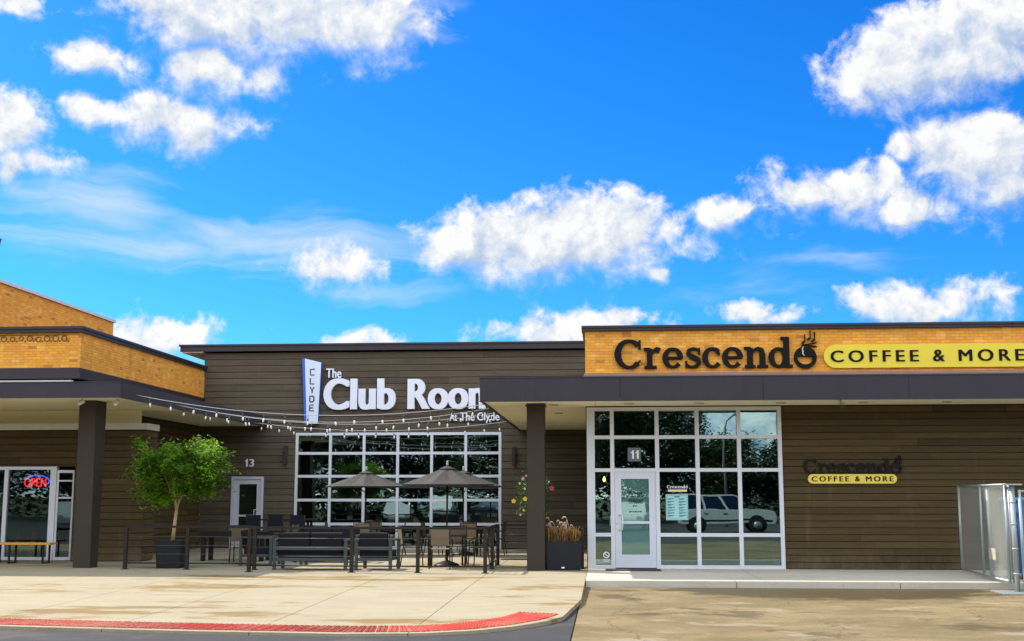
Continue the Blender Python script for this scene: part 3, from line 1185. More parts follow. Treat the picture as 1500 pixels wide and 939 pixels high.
def tapered(b, xb0, xb1, xt0, xt1, yb0, yb1, yt0, yt1, z0, z1):
    p = [(xb0, yb0, z0), (xb1, yb0, z0), (xb1, yb1, z0), (xb0, yb1, z0), (xt0, yt0, z1), (xt1, yt0, z1), (xt1, yt1, z1), (xt0, yt1, z1)]
    v = [b.bm.verts.new(q) for q in p]
    fs = [b.face([v[i] for i in f]) for f in ((0, 3, 2, 1), (4, 5, 6, 7), (0, 1, 5, 4), (1, 2, 6, 5), (2, 3, 7, 6), (3, 0, 4, 7))]
    bmesh.ops.bevel(b.bm, geom=list({e for f in fs for e in f.edges}), offset=0.008, segments=2, affect='EDGES')


tapered(b, -12.17, -11.76, -12.21, -11.80, 27.25, 27.66, 27.25, 27.85, 0.0, 3.835)
b.build('column', M['column'], clyde)

# pylon of the building, only its edge reaches the frame
b = MB()
pv = [(-20.7, 7.33), (-19.5, 7.33), (-18.93, 9.66), (-21.3, 9.66)]
b.prism(pv, lambda u, v, d: (u, 36 + d, v), -0.5, 0)
p_ = b.build('roof_pylon', mat('purple_panel', (0.10, 0.035, 0.24), 0.5))
recenter(tag(p_, 'purple tapering pylon at the far left edge, above the upper brick wall', 'pylon'))

# ================================================================== BUILDING 2: club room
WIN = (-9.82, -3.24, 0.0, 3.62)
DOOR = (-11.86, -10.80, 0.0, 2.25)
club = thing('club_building', 'long dark timber clad building in the middle with thin flat roof', 'building', (-6.5, 38, 0))
b = MB()
holed_wall(b, -12.86, -0.46, 0, 6.2, front(37.93), 0, -0.3, [WIN, DOOR])
b.box(-12.86, -12.6, 38.23, 60, 0, 6.2)
b.box(-12.6, -0.46, 59.8, 60, 0, 6.2)
b.build('wall_core', M['siding_gap'], club)
b = MB()
planks(b, -12.88, -0.47, 0.02, 6.19, 0.206, front(37.93), [WIN, DOOR], seed=21, lo=2.2, hi=4.8)
b.build('wall', M['siding2'], club)
b = MB()
b.box(-13.64, -0.47, 37.74, 60.5, 6.235, 6.40)
b.box(-13.68, -0.47, 37.70, 60.5, 6.402, 6.46)
b.build('roof', M['coping'], club)
b = MB()
b.box(-13.60, -12.9, 37.78, 60.4, 6.203, 6.232)
b.build('eave_soffit', M['soffit'], club)
w = MB()
xs = [-9.77 + (9.77 - 3.29) * k / 6 for k in range(7)]
xs = [-9.77 + 6.48 * k / 6 for k in range(7)]
grid_frame(w, xs, [0.03, 0.755, 1.50, 2.245, 2.965, 3.575], 37.94, 0.085, 0.085, 0.05)
wf = w.build('window_wall', M['alu'], club)
w = MB()
rnd = random.Random(9)
zs = [0.03, 0.755, 1.50, 2.245, 2.965, 3.575]
for i in range(6):
    for j in range(5):
        # every pane sits very slightly out of true, as float glass does
        t1, t2 = rnd.uniform(-0.0012, 0.0012), rnd.uniform(-0.0012, 0.0012)
        xa, xb, za, zb = xs[i] + 0.03, xs[i + 1] - 0.03, zs[j] + 0.03, zs[j + 1] - 0.03
        w.poly([(xa, 37.93 - t1 - t2, za), (xb, 37.93 + t1 - t2, za), (xb, 37.93 + t1 + t2, zb), (xa, 37.93 - t1 + t2, zb)])
w.build('glass', M['glass'], wf)
# door 13
d = MB()
d.box(-11.85, -11.77, 37.86, 37.98, 0, 2.24); d.box(-10.89, -10.81, 37.86, 37.98, 0, 2.24)
d.box(-11.77, -10.89, 37.862, 37.978, 2.16, 2.24)
d.build('door_frame', M['alu2'], club)
d = MB()
d.box(-11.765, -11.60, 37.90, 37.95, 0.03, 2.155); d.box(-11.03, -10.895, 37.90, 37.95, 0.03, 2.155)
d.box(-11.60, -11.03, 37.902, 37.948, 2.00, 2.155); d.box(-11.60, -11.03, 37.902, 37.948, 0.03, 0.30)
d.box(-11.60, -11.03, 37.902, 37.948, 0.98, 1.04)
dr = d.build('door', M['alu2'], club)
d = MB()
d.poly([(-11.61, 37.925, 0.29), (-11.02, 37.925, 0.29), (-11.02, 37.925, 2.01), (-11.61, 37.925, 2.01)])
d.build('glass', M['glass'], dr)
d = MB()
d.tube([(-10.98, 37.90, 1.20), (-11.08, 37.82, 1.20), (-11.08, 37.82, 0.86), (-10.98, 37.90, 0.86)], 0.014, 8)
d.build('handle', M['alu'], dr)
b = MB()
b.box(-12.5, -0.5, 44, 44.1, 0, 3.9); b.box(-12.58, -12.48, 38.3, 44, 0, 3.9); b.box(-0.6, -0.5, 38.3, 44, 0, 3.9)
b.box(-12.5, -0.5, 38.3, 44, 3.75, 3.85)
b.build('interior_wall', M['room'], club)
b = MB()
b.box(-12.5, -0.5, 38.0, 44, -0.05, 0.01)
b.build('interior_floor', M['room_floor'], club)

# ================================================================== BUILDING 3: coffee shop
cres = thing('coffee_shop', 'low coffee shop at right with brick parapet and deep canopy on a column', 'building', (4, 28, 0))
SW = (-0.42, 4.02, 0.0, 3.655)
b = MB()
holed_wall(b, -0.44, 22, 0, 4.4, front(28.03), 0, -0.25, [SW])
b.box(-0.44, -0.24, 28.28, 60, 0, 4.4)
b.build('wall_core', M['siding_gap'], cres)
b = MB()
planks(b, 4.02, 22, 0.012, 3.655, 0.1525, front(28.03), seed=31, gap=0.014)
b.build('wall', M['siding'], cres)
b = MB()
holed_wall(b, -0.44, 22, 4.45, 5.44, front(28.0), 0, -0.3, [])
b.box(-0.44, -0.14, 28.3, 45, 4.45, 5.44)
b.build('parapet', M['brick'], cres)
b = MB()
x = -0.52
while x < 22:
    b.box(x, x + 2.434, 27.92, 28.4, 5.442, 5.50); b.box(x, x + 2.434, 27.89, 28.4, 5.502, 5.555)
    x += 2.44
b.box(-0.50, -0.08, 28.402, 45, 5.442, 5.50); b.box(-0.52, -0.06, 28.402, 45, 5.502, 5.555)
b.build('coping', M['coping'], cres)
b = MB()
b.box(-0.47, 22, 27.90, 28.02, 4.385, 4.448)
b.build('flashing', mat('copper_flashing', (0.34, 0.19, 0.13), 0.6, 0.0, var=0.12), cres)
b = MB()
b.box(-0.49, 22, 27.80, 28.02, 4.23, 4.382)
for k in range(60):
    b.box(-0.2 + k * 0.36, -0.18 + k * 0.36, 27.792, 27.80, 4.34, 4.36)
b.build('drip_edge', mat('brown_drip_edge', (0.20, 0.145, 0.125), 0.5, var=0.12), cres)
b = MB()
x = -2.71
while x < 22:
    b.box(x, x + 3.044, 26.1, 26.16, 3.66, 4.165)
    x += 3.05
y = 26.162
while y < 37.8:
    b.box(-2.71, -2.65, y, min(37.88, y + 3.044), 3.66, 4.165)
    y += 3.05
b.box(-2.72, 22, 26.09, 26.17, 4.166, 4.19)
b.box(-2.72, 22, 26.092, 26.10, 3.652, 3.668)
b.build('fascia', M['fascia'], cres)
b = MB()
x = -2.65
while x < 22:
    x2 = min(22, x + 1.22)
    b.box(x + 0.003, x2 - 0.003, 26.16, 28.0 if x > -0.6 else 37.88, 3.685, 3.715)
    x = x2
b.build('soffit', M['soffit'], cres)
b = MB()
b.box(-2.66, 22, 26.165, 28.3, 4.10, 4.165); b.box(-2.66, -0.445, 28.3, 37.88, 4.10, 4.165)
b.box(-0.2, 22, 28.3, 60, 4.41, 4.6)
b.build('roof', M['coping'], cres)
M['trim'] = mat('downlight_trim', (0.50, 0.43, 0.30), 0.5)
for x, y in ((0.55, 27.15), (2.1, 27.15), (3.9, 27.15), (5.7, 27.15), (7.5, 27.15), (-1.15, 27.4), (-1.15, 30.2)):
    b = MB()
    b.lathe([(0.11, 0), (0.11, 0.02), (0.085, 0.02)], x, y, 3.664, 20)
    b.build('downlight', M['trim'], cres)
b = MB()
tapered(b, -1.745, -1.345, -1.745, -1.345, 27.0, 27.4, 27.0, 27.4, 0.0, 3.685)
cl = b.build('column', M['column'], cres)
b = MB()
b.box(-1.77, -1.32, 26.97, 27.43, 3.62, 3.66)
b.build('column_cap', M['fascia'], cl)
# storefront
w = MB()
XS = [-0.315, 0.16, 1.185, 2.10, 3.045, 3.965]
ZS = [0.04, 0.755, 2.215, 2.965, 3.615]
w.box(-0.42, -0.24, 27.95, 28.06, 0, 3.655)
for x in XS[1:]:
    w.box(x - 0.045, x + 0.045, 27.95, 28.06, 0 if x != XS[1] and x != XS[2] else 0, 3.655)
for i, (xa, xb) in enumerate(zip(XS, XS[1:])):
    a_, c_ = (xa + 0.045 if i else -0.24), xb - 0.045
    for j, z in enumerate(ZS):
        if i == 1 and j < 2:
            continue
        w.box(a_, c_, 27.954, 28.056, z - 0.04, z + 0.04)
wf = w.build('storefront_window', M['alu'], cres)
w = MB()
for i in range(5):
    for j in range(4):
        if i == 1 and j < 2:
            continue
        t1, t2 = rnd.uniform(-0.0005, 0.0005), rnd.uniform(-0.0005, 0.0005)
        xa, xb, za, zb = XS[i] + 0.03, XS[i + 1] - 0.03, ZS[j] + 0.02, ZS[j + 1] - 0.02
        w.poly([(xa, 28.02 - t1 - t2, za), (xb, 28.02 + t1 - t2, za), (xb, 28.02 + t1 + t2, zb), (xa, 28.02 - t1 + t2, zb)])
w.build('glass', M['glass_flat'], wf)
d = MB()
d.box(0.21, 0.355, 27.96, 28.01, 0.02, 2.17); d.box(0.985, 1.135, 27.96, 28.01, 0.02, 2.17)
d.box(0.355, 0.985, 27.962, 28.008, 2.015, 2.17); d.box(0.355, 0.985, 27.962, 28.008, 0.02, 0.31)
d.box(0.355, 0.985, 27.964, 28.006, 1.0, 1.06)
dr = d.build('door', M['alu2'], cres)
d = MB()
d.poly([(0.34, 27.99, 0.30), (1.0, 27.99, 0.30), (1.0, 27.99, 2.03), (0.34, 27.99, 2.03)])
d.build('glass', M['glass_clear'], dr)
d = MB()
d.tube([(0.30, 27.96, 1.20), (0.37, 27.885, 1.19), (0.385, 27.88, 1.02), (0.37, 27.885, 0.87), (0.30, 27.96, 0.86)], 0.016, 8)
d.lathe([(0.022, 0), (0.022, 0.02), (0.012, 0.024)], 0, 0, 0, 12, M=Matrix.Translation((0.255, 27.96, 1.02)) @ Matrix.Rotation(R(90), 4, 'X'))
d.build('handle', M['alu'], dr)
b = MB()
b.box(-0.2, 4.4, 33.5, 33.6, 0, 3.9); b.box(4.4, 4.5, 28.35, 33.6, 0, 3.9); b.box(-0.22, -0.12, 28.35, 33.5, 0, 3.9)
b.box(-0.12, 4.4, 28.35, 33.5, 3.75, 3.85)
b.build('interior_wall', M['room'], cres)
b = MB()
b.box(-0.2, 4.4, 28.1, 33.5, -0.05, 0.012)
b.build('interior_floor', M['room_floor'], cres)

# ================================================================== signs
wallp = lambda Y: (lambda u, v, d: (u, Y - d, v))
# wording on the club room wall
sg = thing('club_sign', 'big pale letters reading Club Room on the dark timber wall', 'sign', (-6.3, 37.89, 4.3))
for word, x0, x1, z0, z1, bold, ext, sm in (('The', -8.86, -8.37, 5.36, 5.66, 0.008, 0.05, 0.03), ('Club', -8.92, -6.60, 4.335, 5.335, 0.012, 0.10, 0.075), ('Room', -6.22, -3.42, 4.335, 5.30, 0.012, 0.10, 0.075), ('At', -4.88, -4.64, 3.97, 4.22, 0.008, 0.05, 0.03), ('The', -4.55, -4.09, 3.97, 4.23, 0.008, 0.05, 0.03), ('Clyde', -4.01, -3.30, 3.90, 4.23, 0.008, 0.05, 0.03)):
    text_mesh(word, x0, x1, z0, z1, wallp(37.85), -0.04, ext, bold, 1.02, sm).build('lettering', M['white'], sg)
cp = thing('blade_sign', 'pale tapering panel with blue edge spelling CLYDE downwards', 'sign', (-9.3, 37.8, 3.9))
b = MB()
b.prism([(-9.42, 3.89), (-9.07, 3.89), (-9.00, 5.84), (-9.53, 5.97)], wallp(37.70), 0.0, 0.02)
b.build('panel', M['plaque'], cp)
b = MB()
b.prism([(-9.415, 3.895), (-9.08, 3.895), (-9.01, 5.83), (-9.62, 5.98), (-9.50, 3.895)], wallp(37.70), -0.19, -0.002)
b.build('blue_side', M['blue'], cp)
b = MB()
for i, ch in enumerate('CLYDE'):
    z = 5.44 - i * 0.285
    f = wallp(37.679)
    x0, x1, h = -9.335, -9.205, 0.185
    strokes = {'C': [[(x1, z + h), (x0, z + h), (x0, z), (x1, z)]], 'L': [[(x0, z + h), (x0, z), (x1, z)]], 'Y': [[(x0, z + h), ((x0 + x1) / 2, z + h * .5), (x1, z + h)], [((x0 + x1) / 2, z + h * .5), ((x0 + x1) / 2, z)]], 'D': [[(x0, z), (x0, z + h), (x1 - 0.04, z + h), (x1, z + h - 0.04), (x1, z + 0.04), (x1 - 0.04, z), (x0, z)]], 'E': [[(x1, z + h), (x0, z + h), (x0, z), (x1, z)], [(x0, z + h / 2), (x1 - 0.02, z + h / 2)]]}[ch]
    for k, st in enumerate(strokes):
        b.ribbon(st, [0.036] * len(st), f, 0, 0.008 + 0.001 * k)
b.build('lettering', M['ink'], cp)

# coffee shop: word, yellow pill
dk, tn, nts = crescendo_word(0.26, 4.86, 4.545, wallp(27.985), -0.02, 0.06)
cs = thing('cafe_sign', 'large dark serif word Crescendo on the yellow brick parapet', 'sign', (2.5, 27.96, 4.5))
wd = dk.build('lettering', M['ink'], cs)
for k, nb in enumerate(nts):
    nb.build('music_note' if k else 'steam_lines', M['ink'], cs)
tn.build('steam', M['steam'], cs)


def pill(b, x0, x1, z0, z1, fn, d0, d1):
    r = (z1 - z0) / 2
    p = [(x1 - r + r * math.cos(R(a)), z0 + r + r * math.sin(R(a))) for a in range(-90, 91, 9)] + [(x0 + r + r * math.cos(R(a)), z0 + r + r * math.sin(R(a))) for a in range(90, 271, 9)]
    b.prism(p, fn, d0, d1)


ps = thing('yellow_sign', 'long rounded yellow sign reading COFFEE & MORE on the brick parapet', 'sign', (7.4, 27.94, 4.5))
b = MB()
pill(b, 5.02, 9.72, 4.525, 5.06, wallp(27.99), 0, 0.05)
pl = b.build('panel', M['yellow'], ps)
b = MB()
n = 60
for word, a_, c_ in (('COFFEE', 5.17, 7.145), ('&', 7.46, 7.72), ('MORE', 8.03, 9.48)):
    text_mesh(word, a_, c_, 4.66, 4.925, wallp(27.938), 0.0, 0.014, 0.0, 1.42, 0.05).build('lettering', M['ink'], ps)

dk, tn, nts = crescendo_word(4.49, 6.66, 2.135, wallp(27.985), -0.02, 0.035)
w2 = thing('cafe_wall_sign', 'small dark word Crescendo over a yellow pill on the timber wall', 'sign', (5.6, 27.95, 1.9))
dk.build('lettering', M['ink2'], w2)
for k, nb in enumerate(nts):
    nb.build('music_note' if k else 'steam_lines', M['ink2'], w2)
tn.build('steam', M['siding_gap'], w2)
b = MB()
pill(b, 4.57, 6.54, 1.905, 2.115, wallp(27.985), -0.02, 0.03)
pl = b.build('yellow_panel', M['yellow2'], w2)
for word, a_, c_ in (('COFFEE', 4.65, 5.48), ('&', 5.613, 5.722), ('MORE', 5.852, 6.46)):
    text_mesh(word, a_, c_, 1.953, 2.067, wallp(27.954), 0.0, 0.008, 0.0, 1.40, 0.05).build('panel_lettering', M['ink'], w2)

# house numbers
n11 = thing('number_plate', 'grey square plate with white number 11 on the glass above the door', 'house number', (0.66, 28.0, 2.41))
b = MB(); b.box(0.515, 0.815, 27.985, 28.012, 2.415, 2.725); b.build('plate', M['grey_plate'], n11)
def digit_one(x, z, h, fn, d0, d1):
    b = MB()
    w = h * 0.22
    b.ribbon([(x, z), (x, z + h)], [w, w], fn, d0, d1)
    b.ribbon([(x - h * 0.26, z + h * 0.70), (x - h * 0.08, z + h * 0.80), (x + w * 0.3, z + h * 0.97)], [h * 0.13, h * 0.13, h * 0.06], fn, d0, d1 + 0.001)
    return b


for x in (0.635, 0.745):
    digit_one(x, 2.475, 0.19, wallp(27.984), 0.0, 0.008).build('digit', M['white'], n11)
n13 = thing('house_number', 'white number 13 on the dark wall above the grey door', 'house number', (-11.3, 37.88, 2.54))
digit_one(-11.37, 2.55, 0.24, wallp(37.885), -0.01, 0.02).build('digit', M['white'], n13)
text_mesh('3', -11.29, -11.14, 2.55, 2.79, wallp(37.885), -0.01, 0.02, 0.006, 1.0, 0.05).build('digit', M['white'], n13)

# window lettering and menu on the coffee shop glass
ws = thing('window_lettering', 'small white Crescendo lettering with a bar on the shop window', 'sign', (1.62, 27.99, 1.72))
dk, tn, nts = crescendo_word(1.40, 1.87, 1.80, wallp(28.0), 0.0, 0.004)
dk.build('lettering', M['white'], ws)
for k, nb in enumerate(nts):
    nb.build('music_note' if k else 'steam_lines', M['white'], ws)
tn.build('steam', M['ink'], ws)
b = MB(); b.box(1.42, 1.85, 27.994, 28.0, 1.725, 1.772); b.build('underline', mat('cream_bar', (0.85, 0.72, 0.42), 0.5), ws)
mn = thing('menu_poster', 'pale green two column menu sheet in the shop window beside the door', 'poster', (1.62, 27.99, 1.09))
b = MB(); b.box(1.365, 1.865, 27.988, 28.0, 1.085, 1.665); b.build('sheet', mat('menu_sheet', (0.36, 0.66, 0.66), 0.6), mn)
b = MB()
b.box(1.385, 1.845, 27.985, 27.989, 1.640, 1.646); b.box(1.385, 1.845, 27.985, 27.989, 1.104, 1.110)
b.box(1.385, 1.391, 27.985, 27.989, 1.1105, 1.6395); b.box(1.839, 1.845, 27.985, 27.989, 1.1105, 1.6395)
b.box(1.56, 1.68, 27.985, 27.989, 1.60, 1.622)
rnd = random.Random(4)
for col_ in (1.41, 1.66):
    for k in range(7):
        z = 1.555 - k * 0.063
        b.box(col_, col_ + rnd.uniform(0.12, 0.16), 27.985, 27.989, z, z + 0.016)
        b.box(col_, col_ + rnd.uniform(0.06, 0.10), 27.985, 27.989, z - 0.020, z - 0.010)
b.build('print', mat('menu_print', (0.03, 0.12, 0.13), 0.6), mn)
dl = thing('door_lettering', 'dark lettering headed Welcome on the glass of the coffee shop door', 'sign', (0.67, 27.98, 1.2))
text_mesh('Welcome', 0.52, 0.83, 1.66, 1.74, wallp(27.986), 0.0, 0.003, 0.004, 1.0, 0.03).build('lettering', M['ink'], dl)
for k, (xa, xb) in enumerate(((0.50, 0.86), (0.50, 0.86), (0.50, 0.85), (0.52, 0.84), (0.61, 0.74), (0.53, 0.83))):
    z = (1.615, 1.53, 1.50, 1.46, 1.39, 1.26)[k]
    x = xa
    b = MB()
    while x < xb - 0.02:
        l = rnd.uniform(0.025, 0.07)
        b.box(x, min(xb, x + l), 27.982, 27.986, z, z + (0.016 if k < 4 else 0.024))
        x += l + 0.012
    b.build('text_line', M['ink'], dl)
st = thing('smoking_sticker', 'white round no smoking sticker low on the narrow pane left of the door', 'sticker', (0.0, 27.99, 0.2))
b = MB()
ring = [(0.0 + 0.062 * math.cos(2 * math.pi * i / 20), 0.30 + 0.062 * math.sin(2 * math.pi * i / 20)) for i in range(20)]
b.ribbon(ring, [0.022] * 20, wallp(28.0), 0, 0.004, True)
b.ribbon([(-0.05, 0.34), (0.05, 0.26)], [0.02, 0.02], wallp(28.0), 0, 0.005)
b.box(-0.08, 0.08, 27.996, 28.0, 0.185, 0.20); b.box(-0.065, 0.065, 27.996, 28.0, 0.155, 0.17)
b.build('symbol', M['white'], st)

# neon sign in the left window
ne = thing('neon_sign', 'glowing red OPEN sign with a blue arc in the left window', 'neon sign', (-14.5, 30.08, 1.84))
text_mesh('OPEN', -14.83, -14.24, 1.86, 2.08, wallp(30.10), 0.0, 0.02, 0.004, 1.05, 0.035).build('lettering', emit_mat('red_neon', (1.0, 0.02, 0.03), 2.2), ne)
b = MB()
arcp = [(-14.50 + 0.33 * math.cos(R(a)), 30.09, 2.00 + 0.15 * math.sin(R(a))) for a in range(135, -31, -11)]
b.tube(arcp, 0.015, 8)
b.build('arc', emit_mat('blue_neon', (0.05, 0.12, 1.0), 2.4), ne)
pn = thing('pendant_lamp', 'small glowing bulb hanging inside behind the narrow left pane', 'lamp', (-0.06, 28.9, 1.95))
b = MB(); b.tube([(-0.03, 28.9, 2.10), (-0.03, 28.9, 3.75)], 0.006, 6); b.build('cord', M['black'], pn)
b = MB(); b.lathe([(0.014, 0.12), (0.032, 0.07), (0.03, 0.02), (0.012, 0.0)], -0.03, 28.9, 1.96, 10); b.build('bulb', emit_mat('warm_bulb', (1.0, 0.42, 0.12), 6.0), pn)

# wall lights
lb = thing('wall_light', 'slim dark wall light on the timber wall left of the big window', 'wall light', (-10.11, 37.89, 2.6))
b = MB(); b.box(-10.155, -10.065, 37.84, 37.90, 2.70, 3.12, bev=0.006); b.build('back_plate', M['grey_plate'], lb)
b = MB(); b.box(-10.17, -10.05, 37.72, 37.838, 2.62, 3.20, bev=0.012); b.build('housing', M['column'], lb)
dup(lb, (-2.85, 37.89, 2.55), 0, 'slim dark wall light on the timber wall right of the big window')
lb['group'] = 'wall lights on the club wall'
for o in COL.objects:
    if o.name.startswith('wall_light'):
        o['group'] = 'wall lights on the club wall'

# ================================================================== string lights
def light_string(ya, za, yb, zb, sag, label, xa=-10.76, xb=-2.71):
    pa, pb = Vector((xa, ya, za)), Vector((xb, yb, zb))
    r = thing('string_lights', label, 'string lights', ((xa + xb) / 2, (ya + yb) / 2, (za + zb) / 2 - sag), 'string lights across the patio')
    P_ = lambda t: pa.lerp(pb, t) - Vector((0, 0, 4 * sag * t * (1 - t)))
    b = MB(); b.tube([P_(i / 36) for i in range(37)], 0.008, 6); b.build('wire', M['wire'], r)
    n = 15
    rnd = random.Random(int(ya * 10))
    for k in range(n):
        t = (k + 0.5 + rnd.uniform(-0.12, 0.12)) / n
        p = P_(t)
        ln = rnd.uniform(0.0, 0.05)
        sx = rnd.uniform(-0.15, 0.2)
        T = Matrix.Translation(p) @ Matrix.Rotation(sx, 4, 'Y')
        b = MB(); b.lathe([(0.006, 0.0), (0.006, -0.04 - ln), (0.017, -0.045 - ln), (0.019, -0.10 - ln)], n=8, M=T)
        so = b.build('socket', M['socket'], r)
        b = MB(); b.lathe([(0.012, -0.095 - ln), (0.022, -0.13 - ln), (0.025, -0.155 - ln), (0.017, -0.19 - ln), (0.005, -0.20 - ln)], n=10, M=T)
        b.build('bulb', M['bulb'], so)
    return r


light_string(27.0, 3.93, 27.6, 3.72, 0.36, 'string of white bulbs nearest the street, starting by the left column')
light_string(29.6, 3.90, 29.3, 3.76, 0.40, 'string of bulbs second from the street, passing below Club Room')
light_string(31.6, 3.90, 31.0, 3.76, 0.34, 'string of bulbs second from the wall, crossing the small lettering')
light_string(36.4, 3.86, 34.4, 3.74, 0.26, 'lowest string of bulbs, along the top of the big window')

# soffit spotlight heads that carry the strings
hk = thing('spot_fixture', 'small pale fixture under the left canopy beside the column head', 'light fixture', (-11.95, 26.8, 3.83), 'pale fixtures under the left canopy')
b = MB(); b.tube([(-11.95, 26.8, 3.83), (-11.95, 26.8, 3.76)], 0.02, 8); b.build('stem', M['wire'], hk)
b = MB(); b.tube([(-12.02, 26.75, 3.70), (-11.90, 26.83, 3.78)], [0.045, 0.035], 10); b.build('head', M['bulb'], hk)
dup(hk, (-11.15, 26.9, 3.83), 0.6, 'small pale fixture under the left canopy right of the column')

# ================================================================== railings
def railing(name_label, pts, post_at, loc):
    r = thing('patio_railing', name_label, 'railing', loc, 'railings round the patio')
    pts = [Vector((x, y, 0)) for x, y in pts]
    b = MB()
    for p, q in zip(pts, pts[1:]):
        d = (q - p).normalized()
        nrm = Vector((-d.y, d.x, 0)) * 0.03
        up = Vector((0, 0, 1))
        v = []
        for e in (p, q):
            for s_, z in ((-1, 0.918), (1, 0.918), (1, 0.968), (-1, 0.968)):
                v.append(b.bm.verts.new(e + nrm * s_ + up * z))
        for f in ((0, 1, 2, 3), (7, 6, 5, 4), (0, 4, 5, 1), (1, 5, 6, 2), (2, 6, 7, 3), (3, 7, 4, 0)):
            b.face([v[i] for i in f])
    b.build('top_rail', M['black'], r)
    b = MB()
    for p, q in zip(pts, pts[1:]):
        b.tube([p + Vector((0, 0, 0.14)), q + Vector((0, 0, 0.14))], 0.016, 6)
    b.build('bottom_rail', M['black'], r)
    for z in (0.34, 0.53, 0.72):
        b = MB()
        for p, q in zip(pts, pts[1:]):
            b.tube([p + Vector((0, 0, z)), q + Vector((0, 0, z))], 0.0045, 5)
        b.build('cable', M['cable'], r)
    for x, y in post_at:
        b = MB()
        b.box(x - 0.038, x + 0.038, y - 0.038, y + 0.038, 0.0, 0.918, bev=0.006)
        b.box(x - 0.07, x + 0.07, y - 0.07, y + 0.07, 0.0, 0.012)
        b.build('post', M['rail_brown'], r)
    return r


railing('dark cable railing in front of the potted tree, left part of the patio', [(-10.80, 26.85), (-7.80, 26.85)], [(-10.78, 26.85), (-9.36, 26.85), (-7.82, 26.85)], (-9.3, 26.85, 0))
railing('dark cable railing in front of sofas and parasols, turning back at the right', [(-7.74, 26.1), (-2.56, 26.0), (-2.56, 29.0)], [(-7.72, 26.1), (-5.46, 26.06), (-4.02, 26.03), (-2.57, 26.0), (-2.56, 27.5), (-2.56, 28.95)], (-5, 26.05, 0))
railing('short dark railing between the column and the shop window', [(-1.40, 27.72), (-0.52, 27.72)], [(-1.38, 27.72), (-0.54, 27.72)], (-1, 27.72, 0))
railing('short dark railing between the patio corner and the column', [(-2.50, 29.02), (-1.40, 29.02)], [(-1.42, 29.02)], (-2, 29.02, 0))

# ================================================================== leaves
def leaf(b, p, size, rnd, tone, droop=0.3, ratio=0.45):
    th = rnd.uniform(0, 2 * math.pi)
    d = Vector((math.cos(th), math.sin(th), rnd.uniform(-droop - 0.5, 0.5 - droop))).normalized()
    s = d.cross(Vector((rnd.uniform(-.6, .6), rnd.uniform(-.6, .6), 1))).normalized() * size * ratio
    nrm = d.cross(s).normalized() * size * 0.12
    p = Vector(p)
    v = [b.bm.verts.new(q) for q in (p, p + d * size * 0.5 + s * 0.5 + nrm, p + d * size, p + d * size * 0.5 - s * 0.5 + nrm)]
    b.face([v[0], v[1], v[2]], tone)
    b.face([v[0], v[2], v[3]], tone)


def leaf_mat(name, col, trans=0.35):
    m = mat(name, col, 0.45, var=0.10, vs=2.5, tone=1, spec=0.35)
    t = m.node_tree
    bs = t.nodes['Principled BSDF']
    out = t.nodes['Material Output']
    tr = N(t, 'ShaderNodeBsdfTranslucent')
    src = bs.inputs['Base Color'].links[0].from_socket
    q = G(t)
    c = q.mix(1.0, src, (1.7, 1.5, 0.5, 1), 'MULTIPLY')
    t.links.new(c, tr.inputs[0])
    ms = N(t, 'ShaderNodeMixShader')
    ms.inputs[0].default_value = trans
    t.links.new(bs.outputs[0], ms.inputs[1])
    t.links.new(tr.outputs[0], ms.inputs[2])
    t.links.new(ms.outputs[0], out.inputs[0])
    return m


M['leaf'] = leaf_mat('ficus_leaf', (0.105, 0.225, 0.012), 0.55)
M['leaf_dark'] = leaf_mat('vine_leaf', (0.045, 0.11, 0.025), 0.3)
M['crown'] = leaf_mat('wood_leaf', (0.030, 0.062, 0.018), 0.15)
M['trunk'] = mat('pale_bark', (0.42, 0.30, 0.13), 0.8, var=0.12, vs=8, bump=0.3, bs=30)
M['bark'] = mat('dark_bark', (0.09, 0.07, 0.05), 0.9, var=0.15, vs=5, bump=0.4, bs=20)

# potted tree
pt = thing('square_planter', 'dark square planter holding the leafy tree, behind the left railing', 'planter', (-9.95, 27.5, 0))
b = MB()
tapered(b, -10.20, -9.66, -10.24, -9.62, 27.22, 27.76, 27.18, 27.80, 0, 0.62)
b.build('box', mat('planter_plastic', (0.016, 0.017, 0.020), 0.6, var=0.10, spec=0.2), pt)
b = MB()
b.box(-10.20, -9.66, 27.22, 27.76, 0.60, 0.624)
b.build('soil', mat('soil', (0.04, 0.03, 0.02), 0.9), pt)
tr = thing('potted_tree', 'leafy green tree with pale forked trunk growing in a dark planter', 'tree', (-9.95, 27.5, 0.62))
rnd = random.Random(22)
b = MB()
B0 = Vector((-9.94, 27.5, 0.60))
fork = Vector((-9.88, 27.5, 1.30))
b.tube([B0, B0 + Vector((0.03, 0, 0.35)), fork], [0.050, 0.041, 0.038], 9)
tips = []
for dx_, dy_, h in ((-0.42, 0.10, 1.0), (-0.12, -0.2, 1.15), (0.42, 0.05, 1.05), (0.15, 0.28, 1.2)):
    mid = fork + Vector((dx_ * 0.42, dy_ * 0.5, h * 0.42))
    tip = fork + Vector((dx_, dy_, h))
    b.tube([fork - Vector((0, 0, 0.03)), fork + Vector((dx_ * 0.12, dy_ * 0.2, h * 0.2)), mid, tip], [0.027, 0.024, 0.018, 0.007], 7)
    for k in range(7):
        s0 = mid.lerp(tip, rnd.uniform(0, 0.9))
        e0 = s0 + Vector((rnd.uniform(-0.6, 0.6), rnd.uniform(-0.5, 0.5), rnd.uniform(0.05, 0.5)))
        b.tube([s0, s0.lerp(e0, 0.5) + Vector((0, 0, 0.05)), e0], [0.012, 0.009, 0.004], 5)
        tips.append(e0)
b.build('trunk', M['trunk'], tr)
b = MB()
cc = Vector((-9.80, 27.5, 2.24))
